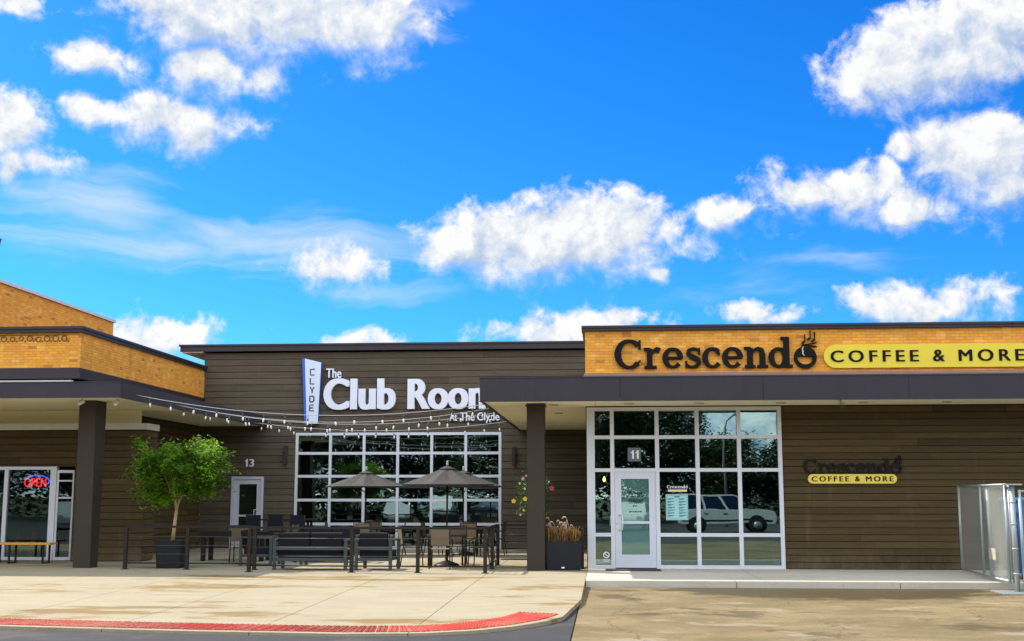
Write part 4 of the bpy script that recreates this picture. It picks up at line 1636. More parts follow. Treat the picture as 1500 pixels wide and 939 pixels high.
# leafy sprays round the twig ends, open between them, drooping at the left
clumps = []
for e0 in tips:
    for k in range(2):
        clumps.append((e0 + Vector((rnd.gauss(0, 0.16), rnd.gauss(0, 0.16), rnd.gauss(0.04, 0.12))), rnd.uniform(0.13, 0.24)))
for k in range(104):
    a = rnd.uniform(0, 2 * math.pi)
    lat = rnd.uniform(-0.95, 1.0)
    rr = math.sqrt(max(0.05, 1 - lat * lat * 0.9)) * rnd.uniform(0.62, 1.0)
    z = lat * 0.60 - (0.16 if math.cos(a) < -0.2 else 0.0)
    clumps.append((cc + Vector((math.cos(a) * rr * 1.06, math.sin(a) * rr * 0.95, z)), rnd.uniform(0.10, 0.27)))
for c, r in clumps:
    tn_ = rnd.choice((0.40, 0.6, 0.8, 1.0, 1.3, 1.7))
    ax = Vector((rnd.uniform(-1, 1), rnd.uniform(-1, 1), rnd.uniform(-0.8, 0.2))).normalized()
    for k in range(int(105 * r / 0.2)):
        o = Vector((rnd.gauss(0, 0.42), rnd.gauss(0, 0.42), rnd.gauss(0, 0.36))) * r + ax * rnd.gauss(0, 0.55) * r
        leaf(b, c + o, rnd.uniform(0.045, 0.13), rnd, tn_ * rnd.uniform(0.7, 1.3), 0.4)
for k in range(18):                       # trailing sprays at the rim
    a = rnd.uniform(0, 2 * math.pi)
    c = cc + Vector((1.02 * math.cos(a), 0.9 * math.sin(a), rnd.uniform(-0.40, 0.40)))
    for j in range(20):
        leaf(b, c + Vector((math.cos(a) * 0.022 * j, math.sin(a) * 0.018 * j, -0.016 * j)) + Vector((rnd.gauss(0, .03), rnd.gauss(0, .03), rnd.gauss(0, .03))), rnd.uniform(0.05, 0.09), rnd, rnd.uniform(0.7, 1.3), 0.5)
b.build('crown', M['leaf'], tr, recalc=False)

# planter of fountain grass by the coffee shop
gp = thing('grass_planter', 'dark rectangular planter of reddish grass between column and shop', 'planter', (-0.95, 27.45, 0))
b = MB()
tapered(b, -1.31, -0.58, -1.34, -0.55, 27.10, 27.55, 27.08, 27.58, 0, 0.63)
pb = b.build('box', mat('planter_dark', (0.014, 0.016, 0.020), 0.6, var=0.10, spec=0.2), gp)
b = MB(); b.box(-0.99, -0.92, 27.072, 27.10, 0.05, 0.08); b.build('tag', M['white'], gp)
grass = thing('fountain_grass', 'tuft of tan and reddish grass with curved plumes in the dark planter', 'plant', (-0.95, 27.32, 0.62))
rnd = random.Random(8)
b = MB()
for k in range(620):
    p = Vector((rnd.uniform(-1.27, -0.62), rnd.uniform(27.14, 27.52), 0.60))
    a = rnd.uniform(0, 6.28)
    out = rnd.uniform(0.05, 0.28)
    h = rnd.uniform(0.14, 0.36)
    d = Vector((math.cos(a), math.sin(a), 0))
    s_ = Vector((-math.sin(a), math.cos(a), 0)) * 0.006
    q0, q1, q2 = p, p + d * out * 0.45 + Vector((0, 0, h)), p + d * out * 1.1 + Vector((0, 0, h * rnd.uniform(0.5, 1.0)))
    v = [b.bm.verts.new(z) for z in (q0 - s_, q0 + s_, q1 + s_, q1 - s_, q2)]
    t_ = rnd.uniform(0.5, 1.3)
    b.face([v[0], v[1], v[2], v[3]], t_); b.face([v[3], v[2], v[4]], t_)
b.build('blades', leaf_mat('tan_grass', (0.25, 0.155, 0.06), 0.3), grass, recalc=False)
b = MB()
for k in range(13):
    p = Vector((rnd.uniform(-1.2, -0.68), rnd.uniform(27.2, 27.45), 0.62))
    dx_ = rnd.uniform(-0.20, 0.22)
    h = rnd.uniform(0.32, 0.56)
    path = [p, p + Vector((dx_ * 0.3, 0, h * 0.6)), p + Vector((dx_ * 0.7, 0, h * 0.95)), p + Vector((dx_ * 1.15, 0, h))]
    b.tube(path[:3], 0.004, 5)
    b.tube([path[2], path[2].lerp(path[3], 0.5) + Vector((0, 0, 0.015)), path[3], path[3] + Vector((dx_ * 0.35, 0, -0.04))], [0.008, 0.019, 0.017, 0.004], 7)
b.build('plumes', mat('plume', (0.50, 0.36, 0.24), 0.8, var=0.2, vs=10), grass)

# hanging flower basket half hidden by the column
hb = thing('flower_basket', 'hanging basket with yellow and pink flowers partly behind the right column', 'hanging basket', (-1.70, 29.0, 1.45))
b = MB(); b.lathe([(0.08, 0), (0.16, 0.06), (0.20, 0.17), (0.20, 0.20)], -1.70, 29.0, 1.42, 16); b.build('bowl', M['bark'], hb)
b = MB()
for k in range(3):
    a = k * 2.094
    b.tube([(-1.70 + 0.19 * math.cos(a), 29.0 + 0.19 * math.sin(a), 1.62), (-1.70, 29.0, 2.4)], 0.004, 5)
b.tube([(-1.70, 29.0, 2.4), (-1.70, 29.0, 3.69)], 0.005, 5)
b.build('hanger', M['black'], hb)
rnd = random.Random(31)
b = MB()
for k in range(700):
    a = rnd.uniform(0, 6.28); rr = rnd.uniform(0.05, 1) ** 0.6 * 0.40
    z = 1.62 + rnd.gauss(0.12, 0.24)
    leaf(b, (-1.70 + rr * math.cos(a) * 1.05, 29 + rr * math.sin(a), z), rnd.uniform(0.06, 0.10), rnd, rnd.uniform(0.5, 1.3), 0.4, 0.6)
for k in range(9):
    a = rnd.uniform(0, 6.28)
    for j in range(12):
        leaf(b, (-1.70 + (0.34 + 0.008 * j) * math.cos(a), 29 + 0.34 * math.sin(a), 1.55 - j * 0.032), 0.07, rnd, rnd.uniform(0.6, 1.2), 0.6, 0.6)
b.build('foliage', M['leaf_dark'], hb, recalc=False)


def flower(name, p, r, m_):
    b = MB()
    p = Vector(p)
    for k in range(5):
        a = k * 2 * math.pi / 5 + 0.3
        d = Vector((math.cos(a), -0.25, math.sin(a)))
        s_ = Vector((-math.sin(a), 0, math.cos(a))) * r * 0.48
        v = [b.bm.verts.new(q) for q in (p, p + d * r * 0.6 + s_, p + d * r, p + d * r * 0.6 - s_)]
        b.face(v)
    b.lathe([(r * 0.2, 0), (r * 0.12, 0.02)], n=8, M=Matrix.Translation(p + Vector((0, -0.02, 0))) @ Matrix.Rotation(R(90), 4, 'X'))
    return b.build(name, m_, hb, recalc=False)



fy = mat('yellow_petal', (0.85, 0.62, 0.01), 0.5, var=0.02)
fp = mat('pink_petal', (0.80, 0.36, 0.45), 0.5, var=0.05)
fr_ = mat('red_petal', (0.55, 0.06, 0.10), 0.5, var=0.05)
fw = mat('cream_petal', (0.75, 0.70, 0.50), 0.5, var=0.05)
for nm_, px_, pz_, r_, mm in (('yellow_flower', -2.16, 1.51, 0.075, fy), ('yellow_flower', -1.89, 1.56, 0.075, fy), ('yellow_flower', -1.93, 1.30, 0.035, fy), ('yellow_flower', -2.0, 1.19, 0.035, fy), ('pink_flower', -1.94, 2.03, 0.055, fp), ('pink_flower', -1.86, 2.10, 0.04, fp), ('cream_flower', -2.02, 1.92, 0.035, fw), ('cream_flower', -1.90, 1.80, 0.035, fw), ('red_flower', -1.26, 1.81, 0.085, fr_), ('cream_flower', -1.33, 1.96, 0.03, fw)):
    flower(nm_, (px_, 28.62, pz_), r_ * 0.78, mm)
b = MB()
b.tube([(-1.75, 28.9, 1.6), (-1.95, 28.75, 1.58), (-2.16, 28.64, 1.50)], 0.006, 5)
b.tube([(-1.80, 28.9, 1.5), (-1.92, 28.7, 1.32), (-2.0, 28.64, 1.19)], 0.006, 5)
b.tube([(-1.75, 28.9, 1.7), (-1.92, 28.75, 1.9), (-1.94, 28.64, 2.02)], 0.006, 5)
b.tube([(-1.6, 28.9, 1.7), (-1.4, 28.75, 1.8), (-1.28, 28.64, 1.80)], 0.006, 5)
b.build('stems', M['leaf_dark'], hb)

# ================================================================== furniture
M['sling'] = mat('taupe_sling', (0.155, 0.115, 0.070), 0.7, var=0.06, vs=4, bump=0.2, bs=120)
M['seat_tan'] = mat('tan_seat', (0.30, 0.22, 0.13), 0.6, var=0.06, vs=4)
M['frame_dark'] = mat('dark_frame', (0.016, 0.013, 0.010), 0.5, 0.0, spec=0.2, var=0.05)
M['frame_grey'] = mat('grey_green_frame', (0.060, 0.070, 0.066), 0.5, 0.0, var=0.08, spec=0.2)
M['cushion'] = mat('charcoal_cushion', (0.016, 0.016, 0.020), 0.9, spec=0.1, var=0.10, vs=5, bump=0.25, bs=150)
M['canvas'] = mat('charcoal_canvas', (0.046, 0.041, 0.037), 0.85, var=0.05, vs=3, bump=0.15, bs=200)


def make_chair():
    t = thing('patio_chair', 'taupe sling patio chair', 'chair', (0, 0, 0), 'patio chairs round the parasol tables')
    # faces +Y; back at -Y
    b = MB(); b.box(-0.21, 0.21, -0.20, 0.23, 0.435, 0.455, bev=0.008); b.build('seat', M['seat_tan'], t)
    b = MB()
    Tm = Matrix.Translation((0, -0.215, 0.52)) @ Matrix.Rotation(R(9), 4, 'X')
    b.box(-0.205, 0.205, -0.008, 0.008, 0, 0.37, M=Tm, bev=0.005)
    b.build('backrest', M['sling'], t)
    for s_ in (-1, 1):
        b = MB(); b.tube([(s_ * 0.225, 0.22, 0.44), (s_ * 0.235, 0.25, 0)], 0.014, 8); b.build('leg', M['frame_dark'], t)
        b = MB(); b.tube([(s_ * 0.225, -0.275, 0.91), (s_ * 0.225, -0.21, 0.48), (s_ * 0.235, -0.29, 0)], 0.014, 8); b.build('leg', M['frame_dark'], t)
    b = MB()
    for s_ in (-1, 1):
        b.tube([(s_ * 0.222, -0.22, 0.445), (s_ * 0.222, 0.23, 0.445)], 0.013, 8)
        b.tube([(s_ * 0.228, -0.24, 0.66), (s_ * 0.25, 0.10, 0.65), (s_ * 0.235, 0.22, 0.60), (s_ * 0.225, 0.22, 0.45)], 0.012, 8)
    b.tube([(-0.225, -0.275, 0.905), (0.225, -0.275, 0.905)], 0.013, 8)
    b.tube([(-0.222, 0.232, 0.44), (0.222, 0.232, 0.44)], 0.012, 8)
    b.build('frame', M['frame_dark'], t)
    return t


def make_table():
    t = thing('patio_table', 'dark square patio table', 'table', (0, 0, 0), 'patio tables under the parasols')
    b = MB(); b.box(-0.45, 0.45, -0.45, 0.45, 0.70, 0.725, bev=0.006); b.build('tabletop', M['frame_dark'], t)
    for sx in (-1, 1):
        for sy in (-1, 1):
            b = MB(); b.box(sx * 0.40 - 0.022, sx * 0.40 + 0.022, sy * 0.40 - 0.022, sy * 0.40 + 0.022, 0, 0.70); b.build('leg', M['frame_dark'], t)
    return t


def make_parasol():
    t = thing('patio_parasol', 'open charcoal patio parasol', 'parasol', (0, 0, 0), 'charcoal parasols on the patio')
    n, Rm, zr, za = 8, 1.15, 1.90, 2.27
    b = MB()
    apex_r = 0.14
    steps = 6
    rings = []
    sub = 6
    for i in range(steps + 1):
        f = i / steps
        ring = []
        for k in range(n * sub):
            ph = k / sub
            a = 2 * math.pi * ph / n + math.pi / 8
            fr = abs((ph % 1) - 0.5) * 2          # 1 on a rib, 0 between
            ca = math.cos(math.pi / n) / math.cos(((ph % 1) - 0.5) * 2 * math.pi / n)
            rad = (apex_r + (Rm - apex_r) * f) * ca * (1 - 0.03 * f * (1 - fr))
            z = za - (za - zr) * f ** 0.93 - 0.035 * (1 - fr) * math.sin(math.pi * min(1, f * 0.9)) + (0.0 if f < 1 else 0.012 * (1 - fr))
            ring.append(b.bm.verts.new((rad * math.cos(a), rad * math.sin(a), z)))
        rings.append(ring)
    m_ = n * sub
    for i in range(steps):
        for k in range(m_):
            b.face([rings[i][k], rings[i][(k + 1) % m_], rings[i + 1][(k + 1) % m_], rings[i + 1][k]], 1.0, False)
    # hem
    hem = [b.bm.verts.new((v.co.x * 0.995, v.co.y * 0.995, v.co.z - 0.035)) for v in rings[-1]]
    for k in range(m_):
        b.face([rings[-1][k], rings[-1][(k + 1) % m_], hem[(k + 1) % m_], hem[k]])
    cn = b.build('canopy', M['canvas'], t, recalc=False)
    b = MB()
    top = b.bm.verts.new((0, 0, za + 0.075))
    rg = [b.bm.verts.new((0.22 * math.cos(2 * math.pi * k / 8 + math.pi / 8), 0.22 * math.sin(2 * math.pi * k / 8 + math.pi / 8), za - 0.005)) for k in range(8)]
    for k in range(8):
        b.face([top, rg[k], rg[(k + 1) % 8]])
    b.build('vent', M['canvas'], cn, recalc=False)
    b = MB(); b.tube([(0, 0, 0.05), (0, 0, za + 0.05)], 0.021, 12); b.build('pole', M['frame_dark'], t)
    b = MB(); b.lathe([(0.018, 0), (0.03, 0.02), (0.03, 0.045), (0.015, 0.055), (0.026, 0.075), (0.026, 0.10), (0.008, 0.115)], 0, 0, za + 0.07, 12); b.build('finial', M['wire'], t)
    b = MB(); b.lathe([(0.30, 0), (0.30, 0.03), (0.24, 0.075), (0.10, 0.12), (0.035, 0.15), (0.035, 0.30)], 0, 0, 0, 24); b.build('base', M['frame_dark'], t)
    for k in range(n):
        a = 2 * math.pi * k / n + math.pi / 8
        b = MB(); b.tube([(0.03 * math.cos(a), 0.03 * math.sin(a), za - 0.03), ((Rm - 0.03) * math.cos(a), (Rm - 0.03) * math.sin(a), zr - 0.03)], 0.007, 5)
        b.tube([(0.03 * math.cos(a), 0.03 * math.sin(a), 1.72), (0.55 * math.cos(a), 0.55 * math.sin(a), zr + (za - zr) * 0.48)], 0.006, 5)
        b.build('rib', M['frame_dark'], t)
    return t


ch0, tb0, um0 = make_chair(), make_table(), make_parasol()
used = {'c': False, 't': False, 'u': False}


def put(key, proto, loc, rz, label):
    if not used[key]:
        used[key] = True
        proto.location = loc
        proto.rotation_euler = (0, 0, rz)
        proto['label'] = label
        return proto
    return dup(proto, loc, rz, label)


TABLES = [
    (-3.72, 28.5, 0.2, 'front right parasol', [(-0.02, -0.86, 0.0, 'near side'), (0.82, -0.10, 1.45, 'right side'), (-0.86, 0.05, -1.25, 'left side'), (0.12, 0.84, 3.1, 'far side')]),
    (-6.75, 34.0, 0.0, 'left parasol', [(0.10, -0.85, 0.1, 'near side'), (0.86, 0.0, 1.7, 'right side'), (-0.86, 0.05, -1.5, 'left side'), (0.0, 0.85, 3.1, 'far side')]),
    (-3.98, 34.0, 0.1, 'back right parasol', [(0.30, -0.90, -0.15, 'near side'), (0.90, 0.05, 1.5, 'right side'), (-0.86, -0.1, -1.6, 'left side'), (0.0, 0.86, 3.2, 'far side')]),
]
for tx, ty, rz, nm_, chairs in TABLES:
    put('t', tb0, (tx, ty, 0), rz, 'dark square patio table under the ' + nm_)
    lab = {'front right parasol': 'charcoal parasol nearest the railing, overlapping another at the right', 'left parasol': 'charcoal parasol standing alone left of the other two', 'back right parasol': 'charcoal parasol at far right, half behind the front one'}[nm_]
    put('u', um0, (tx, ty, 0), 0.15 * (tx + 5), lab)
    for dx_, dy_, r_, side in chairs:
        put('c', ch0, (tx + dx_, ty + dy_, 0), r_ + random.uniform(-0.1, 0.1), 'taupe sling chair on the %s of the table under the %s' % (side, nm_))


def make_sofa(w, label, loc, rz, name='patio_sofa', cat='sofa', group='lounge seats behind the railing'):
    t = thing(name, label, cat, (0, 0, 0), group)
    h = w / 2
    for sx in (-1, 1):
        for sy in (-0.36, 0.36):
            b = MB(); b.box(sx * (h - 0.03) - 0.035, sx * (h - 0.03) + 0.035, sy - 0.03, sy + 0.03, 0, 0.64, bev=0.004); b.build('leg', M['frame_grey'], t)
        b = MB(); b.box(sx * (h - 0.03) - 0.045, sx * (h - 0.03) + 0.045, -0.40, 0.40, 0.641, 0.675, bev=0.006); b.build('arm', M['frame_grey'], t)
    b = MB()
    b.box(-h + 0.07, h - 0.07, -0.37, 0.37, 0.20, 0.27); b.box(-h + 0.07, h - 0.07, -0.385, -0.345, 0.44, 0.52)
    b.build('frame', M['frame_grey'], t)
    b = MB(); b.box(-h + 0.08, h - 0.08, -0.30, 0.38, 0.272, 0.42, bev=0.03); b.build('seat_cushion', M['cushion'], t)
    n = max(1, round((w - 0.2) / 0.62))
    ww = (w - 0.18) / n
    for k in range(n):
        x0 = -h + 0.09 + k * ww
        b = MB()
        Tm = Matrix.Translation((0, -0.27, 0.40)) @ Matrix.Rotation(R(10), 4, 'X')
        b.box(x0 + 0.01, x0 + ww - 0.01, -0.07, 0.07, 0.0, 0.43, M=Tm, bev=0.035)
        b.build('back_cushion', M['cushion'], t)
    t.location = loc
    t.rotation_euler = (0, 0, rz)
    return t


make_sofa(1.66, 'two-seat charcoal sofa with its back to the railing, left of the armchair', (-6.55, 27.15, 0), 0.0)
make_sofa(0.84, 'charcoal armchair with its back to the railing, right of the sofa', (-5.12, 27.25, 0), -0.08, 'patio_armchair', 'armchair')
make_sofa(1.60, 'charcoal sofa facing the street, behind the low table', (-6.9, 30.2, 0), R(180))
make_sofa(0.84, 'charcoal armchair at the left end of the low table, turned right', (-8.25, 28.8, 0), R(-90), 'patio_armchair', 'armchair')
ct = thing('coffee_table', 'low grey table between the sofas', 'table', (-6.6, 28.6, 0))
b = MB(); b.box(-7.2, -6.0, 28.3, 28.9, 0.36, 0.40, bev=0.006); b.build('tabletop', M['frame_grey'], ct)
for x in (-7.14, -6.06):
    for y in (28.36, 28.84):
        b = MB(); b.box(x - 0.03, x + 0.03, y - 0.03, y + 0.03, 0, 0.36); b.build('leg', M['frame_grey'], ct)
lt = thing('dining_table', 'long dark table in the shade behind the potted tree', 'table', (-9.3, 30.6, 0))
b = MB(); b.box(-10.25, -8.55, 30.2, 31.0, 0.60, 0.74, bev=0.006); b.build('tabletop', M['frame_dark'], lt)
for x in (-10.15, -8.65):
    for y in (30.3, 30.9):
        b = MB(); b.box(x - 0.05, x + 0.05, y - 0.05, y + 0.05, 0, 0.60); b.build('leg', M['frame_dark'], lt)
c_ = dup(ch0, (-8.1, 30.5, 0), 1.5, 'dark patio chair at the right end of the long shaded table', 'patio chairs at the long table')
c_ = dup(ch0, (-9.0, 29.75, 0), 0.1, 'dark patio chair on the near side of the long shaded table', 'patio chairs at the long table')

# high stools and bar table against the club window
def make_stool():
    t = thing('bar_chair', 'dark high back bar chair', 'bar chair', (0, 0, 0), 'bar chairs by the club window')
    b = MB(); b.box(-0.21, 0.21, -0.20, 0.20, 0.66, 0.70, bev=0.008); b.build('seat', M['cushion'], t)
    b = MB(); b.box(-0.21, 0.21, -0.215, -0.19, 0.80, 1.12, bev=0.008); b.build('backrest', M['cushion'], t)
    for sx in (-1, 1):
        b = MB(); b.tube([(sx * 0.19, 0.18, 0.67), (sx * 0.21, 0.22, 0)], 0.015, 8); b.build('leg', M['frame_dark'], t)
        b = MB(); b.tube([(sx * 0.19, -0.21, 1.10), (sx * 0.19, -0.19, 0.67), (sx * 0.21, -0.23, 0)], 0.015, 8); b.build('leg', M['frame_dark'], t)
    b = MB()
    b.tube([(-0.2, 0.2, 0.28), (0.2, 0.2, 0.28)], 0.012, 8)
    b.build('footrest', M['frame_dark'], t)
    return t


bt = thing('bar_table', 'tall dark bar table in front of the left club window panes', 'table', (-8.9, 33.2, 0))
b = MB(); b.box(-9.75, -8.05, 32.9, 33.5, 0.96, 1.0, bev=0.006); b.build('tabletop', M['frame_dark'], bt)
for x in (-9.65, -8.15):
    for y in (33.0, 33.4):
        b = MB(); b.box(x - 0.03, x + 0.03, y - 0.03, y + 0.03, 0, 0.96); b.build('leg', M['frame_dark'], bt)
s0 = make_stool()
for k, (x, wd_) in enumerate(((-9.5, 'leftmost'), (-8.9, 'middle'), (-8.3, 'rightmost'))):
    lb_ = '%s of three dark bar chairs on the near side of the tall table' % wd_
    if k == 0:
        s0.location = (x, 32.6, 0); s0['label'] = lb_
    else:
        dup(s0, (x, 32.6, 0), 0.05 * k, lb_)

# bench by the left shop window
bn_ = thing('wooden_bench', 'orange wooden bench on black hoop legs below the left window', 'bench', (-14.6, 29.1, 0))
b = MB()
for k in range(4):
    b.box(-16.2, -13.42, 28.72 + k * 0.105, 28.815 + k * 0.105, 0.455, 0.50, tone=(1.0, 0.9, 1.1, 0.95)[k], bev=0.006)
b.build('seat', mat('orange_wood', (0.75, 0.33, 0.03), 0.5, var=0.10, vs=3, stretch=(0.5, 4, 4), tone=1), bn_)
for x in (-15.9, -14.85, -14.45, -13.6):
    b = MB(); b.tube([(x, 28.76, 0.46), (x, 28.76, 0.02), (x, 29.10, 0.02), (x, 29.10, 0.46)], 0.028, 6, smooth=False); b.build('leg', M['black'], bn_)
# cones seen through the left window
def make_cone():
    t = thing('traffic_cone', 'orange traffic cone', 'traffic cone', (0, 0, 0), 'traffic cones behind the left window')
    b = MB(); b.lathe([(0.155, 0.03), (0.14, 0.05), (0.035, 0.70), (0.022, 0.71)], 0, 0, 0, 16); cn = b.build('body', mat('cone_orange', (0.75, 0.12, 0.03), 0.5), t)
    b = MB(); b.box(-0.19, 0.19, -0.19, 0.19, 0, 0.032, bev=0.008); b.build('foot', M['black'], t)
    b = MB(); b.lathe([(0.100, 0.32), (0.077, 0.45)], 0, 0, 0, 16); b.build('band', M['white'], cn)
    return t


k0 = make_cone()
k0.location = (-15.15, 30.6, 0.012); k0['label'] = 'orange traffic cone behind the glass, left one of two'
dup(k0, (-14.75, 30.62, 0.012), 0.4, 'orange traffic cone behind the glass, right one of two')

# door mat
dm = MB(); dm.box(-0.02, 1.2, 27.0, 27.72, 0.002, 0.014)
recenter(tag(dm.build('door_mat', mat('mat_rubber', (0.035, 0.035, 0.037), 0.9, var=0.1, vs=20)), 'dark flat mat on the sidewalk in front of the coffee shop door', 'door mat'))

# ================================================================== chain link gate
M['galv'] = mat('galvanised_pipe', (0.36, 0.40, 0.40), 0.4, 0.45, var=0.06, vs=6)
M['mesh'] = mat('galvanised_wire', (0.42, 0.44, 0.40), 0.45, 0.2, var=0.04)


def link_panel(b, A, B, z0, z1, sp=0.058, r=0.0013):
    A, B = Vector(A), Vector(B)
    L = (B - A).length
    H = z1 - z0
    d = (B - A) / L
    nrm = Vector((-d.y, d.x, 0))
    for sgn in (1, -1):
        k = -int(H / sp) - 1
        while k * sp < L + H:
            u0 = k * sp
            if sgn > 0:
                pa, pb = (u0, 0.0), (u0 + H, H)
            else:
                pa, pb = (u0, H), (u0 + H, 0.0)
            # clip to 0..L in u
            ta, tb = 0.0, 1.0
            if pa[0] < 0:
                ta = -pa[0] / H
            if pb[0] > L:
                tb = (L - pa[0]) / H
            if tb > ta + 0.01 and pa[0] < L and pb[0] > 0:
                qa = (pa[0] + (pb[0] - pa[0]) * ta, pa[1] + (pb[1] - pa[1]) * ta)
                qb = (pa[0] + (pb[0] - pa[0]) * tb, pa[1] + (pb[1] - pa[1]) * tb)
                off = nrm * (0.003 * sgn)
                b.tube([A + d * qa[0] + off + Vector((0, 0, z0 + qa[1])), A + d * qb[0] + off + Vector((0, 0, z0 + qb[1]))], r, 4, cap=False)
            k += 1


def fence_leaf(label, A, B, z0, z1, extra=()):
    A, B = Vector(A), Vector(B)
    r = thing('chain_link_gate', label, 'gate', ((A.x + B.x) / 2, (A.y + B.y) / 2, z0), 'chain link gate leaves')
    for t in (0.0, 1.0) + tuple(extra):
        p = A.lerp(B, t)
        b = MB(); b.tube([(p.x, p.y, z0), (p.x, p.y, z1)], 0.028 if t in (0.0, 1.0) else 0.022, 10); b.build('post', M['galv'], r)
    for z in (z0 + 0.03, z1 - 0.025):
        b = MB(); b.tube([(A.x, A.y, z), (B.x, B.y, z)], 0.022, 10); b.build('rail', M['galv'], r)
    b = MB(); link_panel(b, A, B, z0 + 0.04, z1 - 0.03); b.build('wire_mesh', M['mesh'], r)
    return r


fence_leaf('long galvanised chain link leaf standing open against the timber wall', (7.69, 27.3, 0), (7.42, 23.35, 0), 0.03, 1.86, (0.5,))
fence_leaf('chain link leaf running to the right edge, blue thing behind it', (7.60, 23.10, 0), (11.4, 23.10, 0), -0.10, 1.74, (0.5,))
fence_leaf('second chain link leaf folded close behind the open one', (7.60, 25.0, 0), (7.50, 23.38, 0), 0.03, 1.84)
gps = thing('gate_post', 'thick galvanised gate post with flat cap plate and base plate', 'gate post', (7.50, 23.2, -0.13))
b = MB(); b.tube([(7.50, 23.2, -0.12), (7.50, 23.2, 1.82)], 0.048, 14); b.build('pole', M['galv'], gps)
b = MB(); b.box(7.36, 7.66, 23.10, 23.32, 1.822, 1.85, bev=0.004); b.build('cap', M['galv'], gps)
b = MB(); b.box(7.12, 7.95, 22.75, 23.55, -0.130, -0.105, bev=0.004); b.build('base_plate', M['galv'], gps)
b = MB()
for z in (0.2, 0.65, 1.1, 1.5):
    b.lathe([(0.055, 0), (0.055, 0.03)], 7.50, 23.2, z, 14)
b.build('clamp', M['wire'], gps)
# small pale box on the open leaf
tag_ = MB(); tag_.box(7.49, 7.51, 24.35, 24.75, 0.40, 0.62, bev=0.004)
recenter(tag(tag_.build('gate_tag', mat('pale_tag', (0.45, 0.42, 0.34), 0.6)), 'small pale plate wired low on the open chain link leaf', 'plate'))
# blue bin behind the gate
bb = thing('blue_bin', 'blue wheeled bin behind the chain link at the right edge', 'bin', (8.6, 25.2, 0.0))
b = MB(); tapered(b, 8.12, 9.1, 8.05, 9.2, 24.75, 25.6, 24.65, 25.7, 0.12, 1.52); b.build('body', mat('blue_plastic', (0.02, 0.13, 0.40), 0.5, var=0.08), bb)
b = MB(); b.box(8.02, 9.23, 24.62, 25.73, 1.522, 1.60, bev=0.02); b.build('lid', mat('blue_lid', (0.03, 0.22, 0.55), 0.45), bb)
for x in (8.2, 9.0):
    b = MB(); b.tube([(x - 0.04, 24.9, 0.07), (x + 0.04, 24.9, 0.07)], 0.068, 14); b.build('wheel', M['black'], bb)
# stray weed hanging from the canopy edge
wk = MB()
rnd = random.Random(2)
for k in range(5):
    p = Vector((4.97 + rnd.uniform(-0.04, 0.04), 26.13, 3.66))
    wk.tube([p, p + Vector((rnd.uniform(-0.08, 0.08), 0, -0.08)), p + Vector((rnd.uniform(-0.05, 0.22), 0, rnd.uniform(-0.30, -0.14)))], [0.005, 0.005, 0.002], 5)
recenter(tag(wk.build('dry_vine', M['leaf_dark']), 'thin green strands hanging from the edge of the coffee shop canopy', 'vine'))

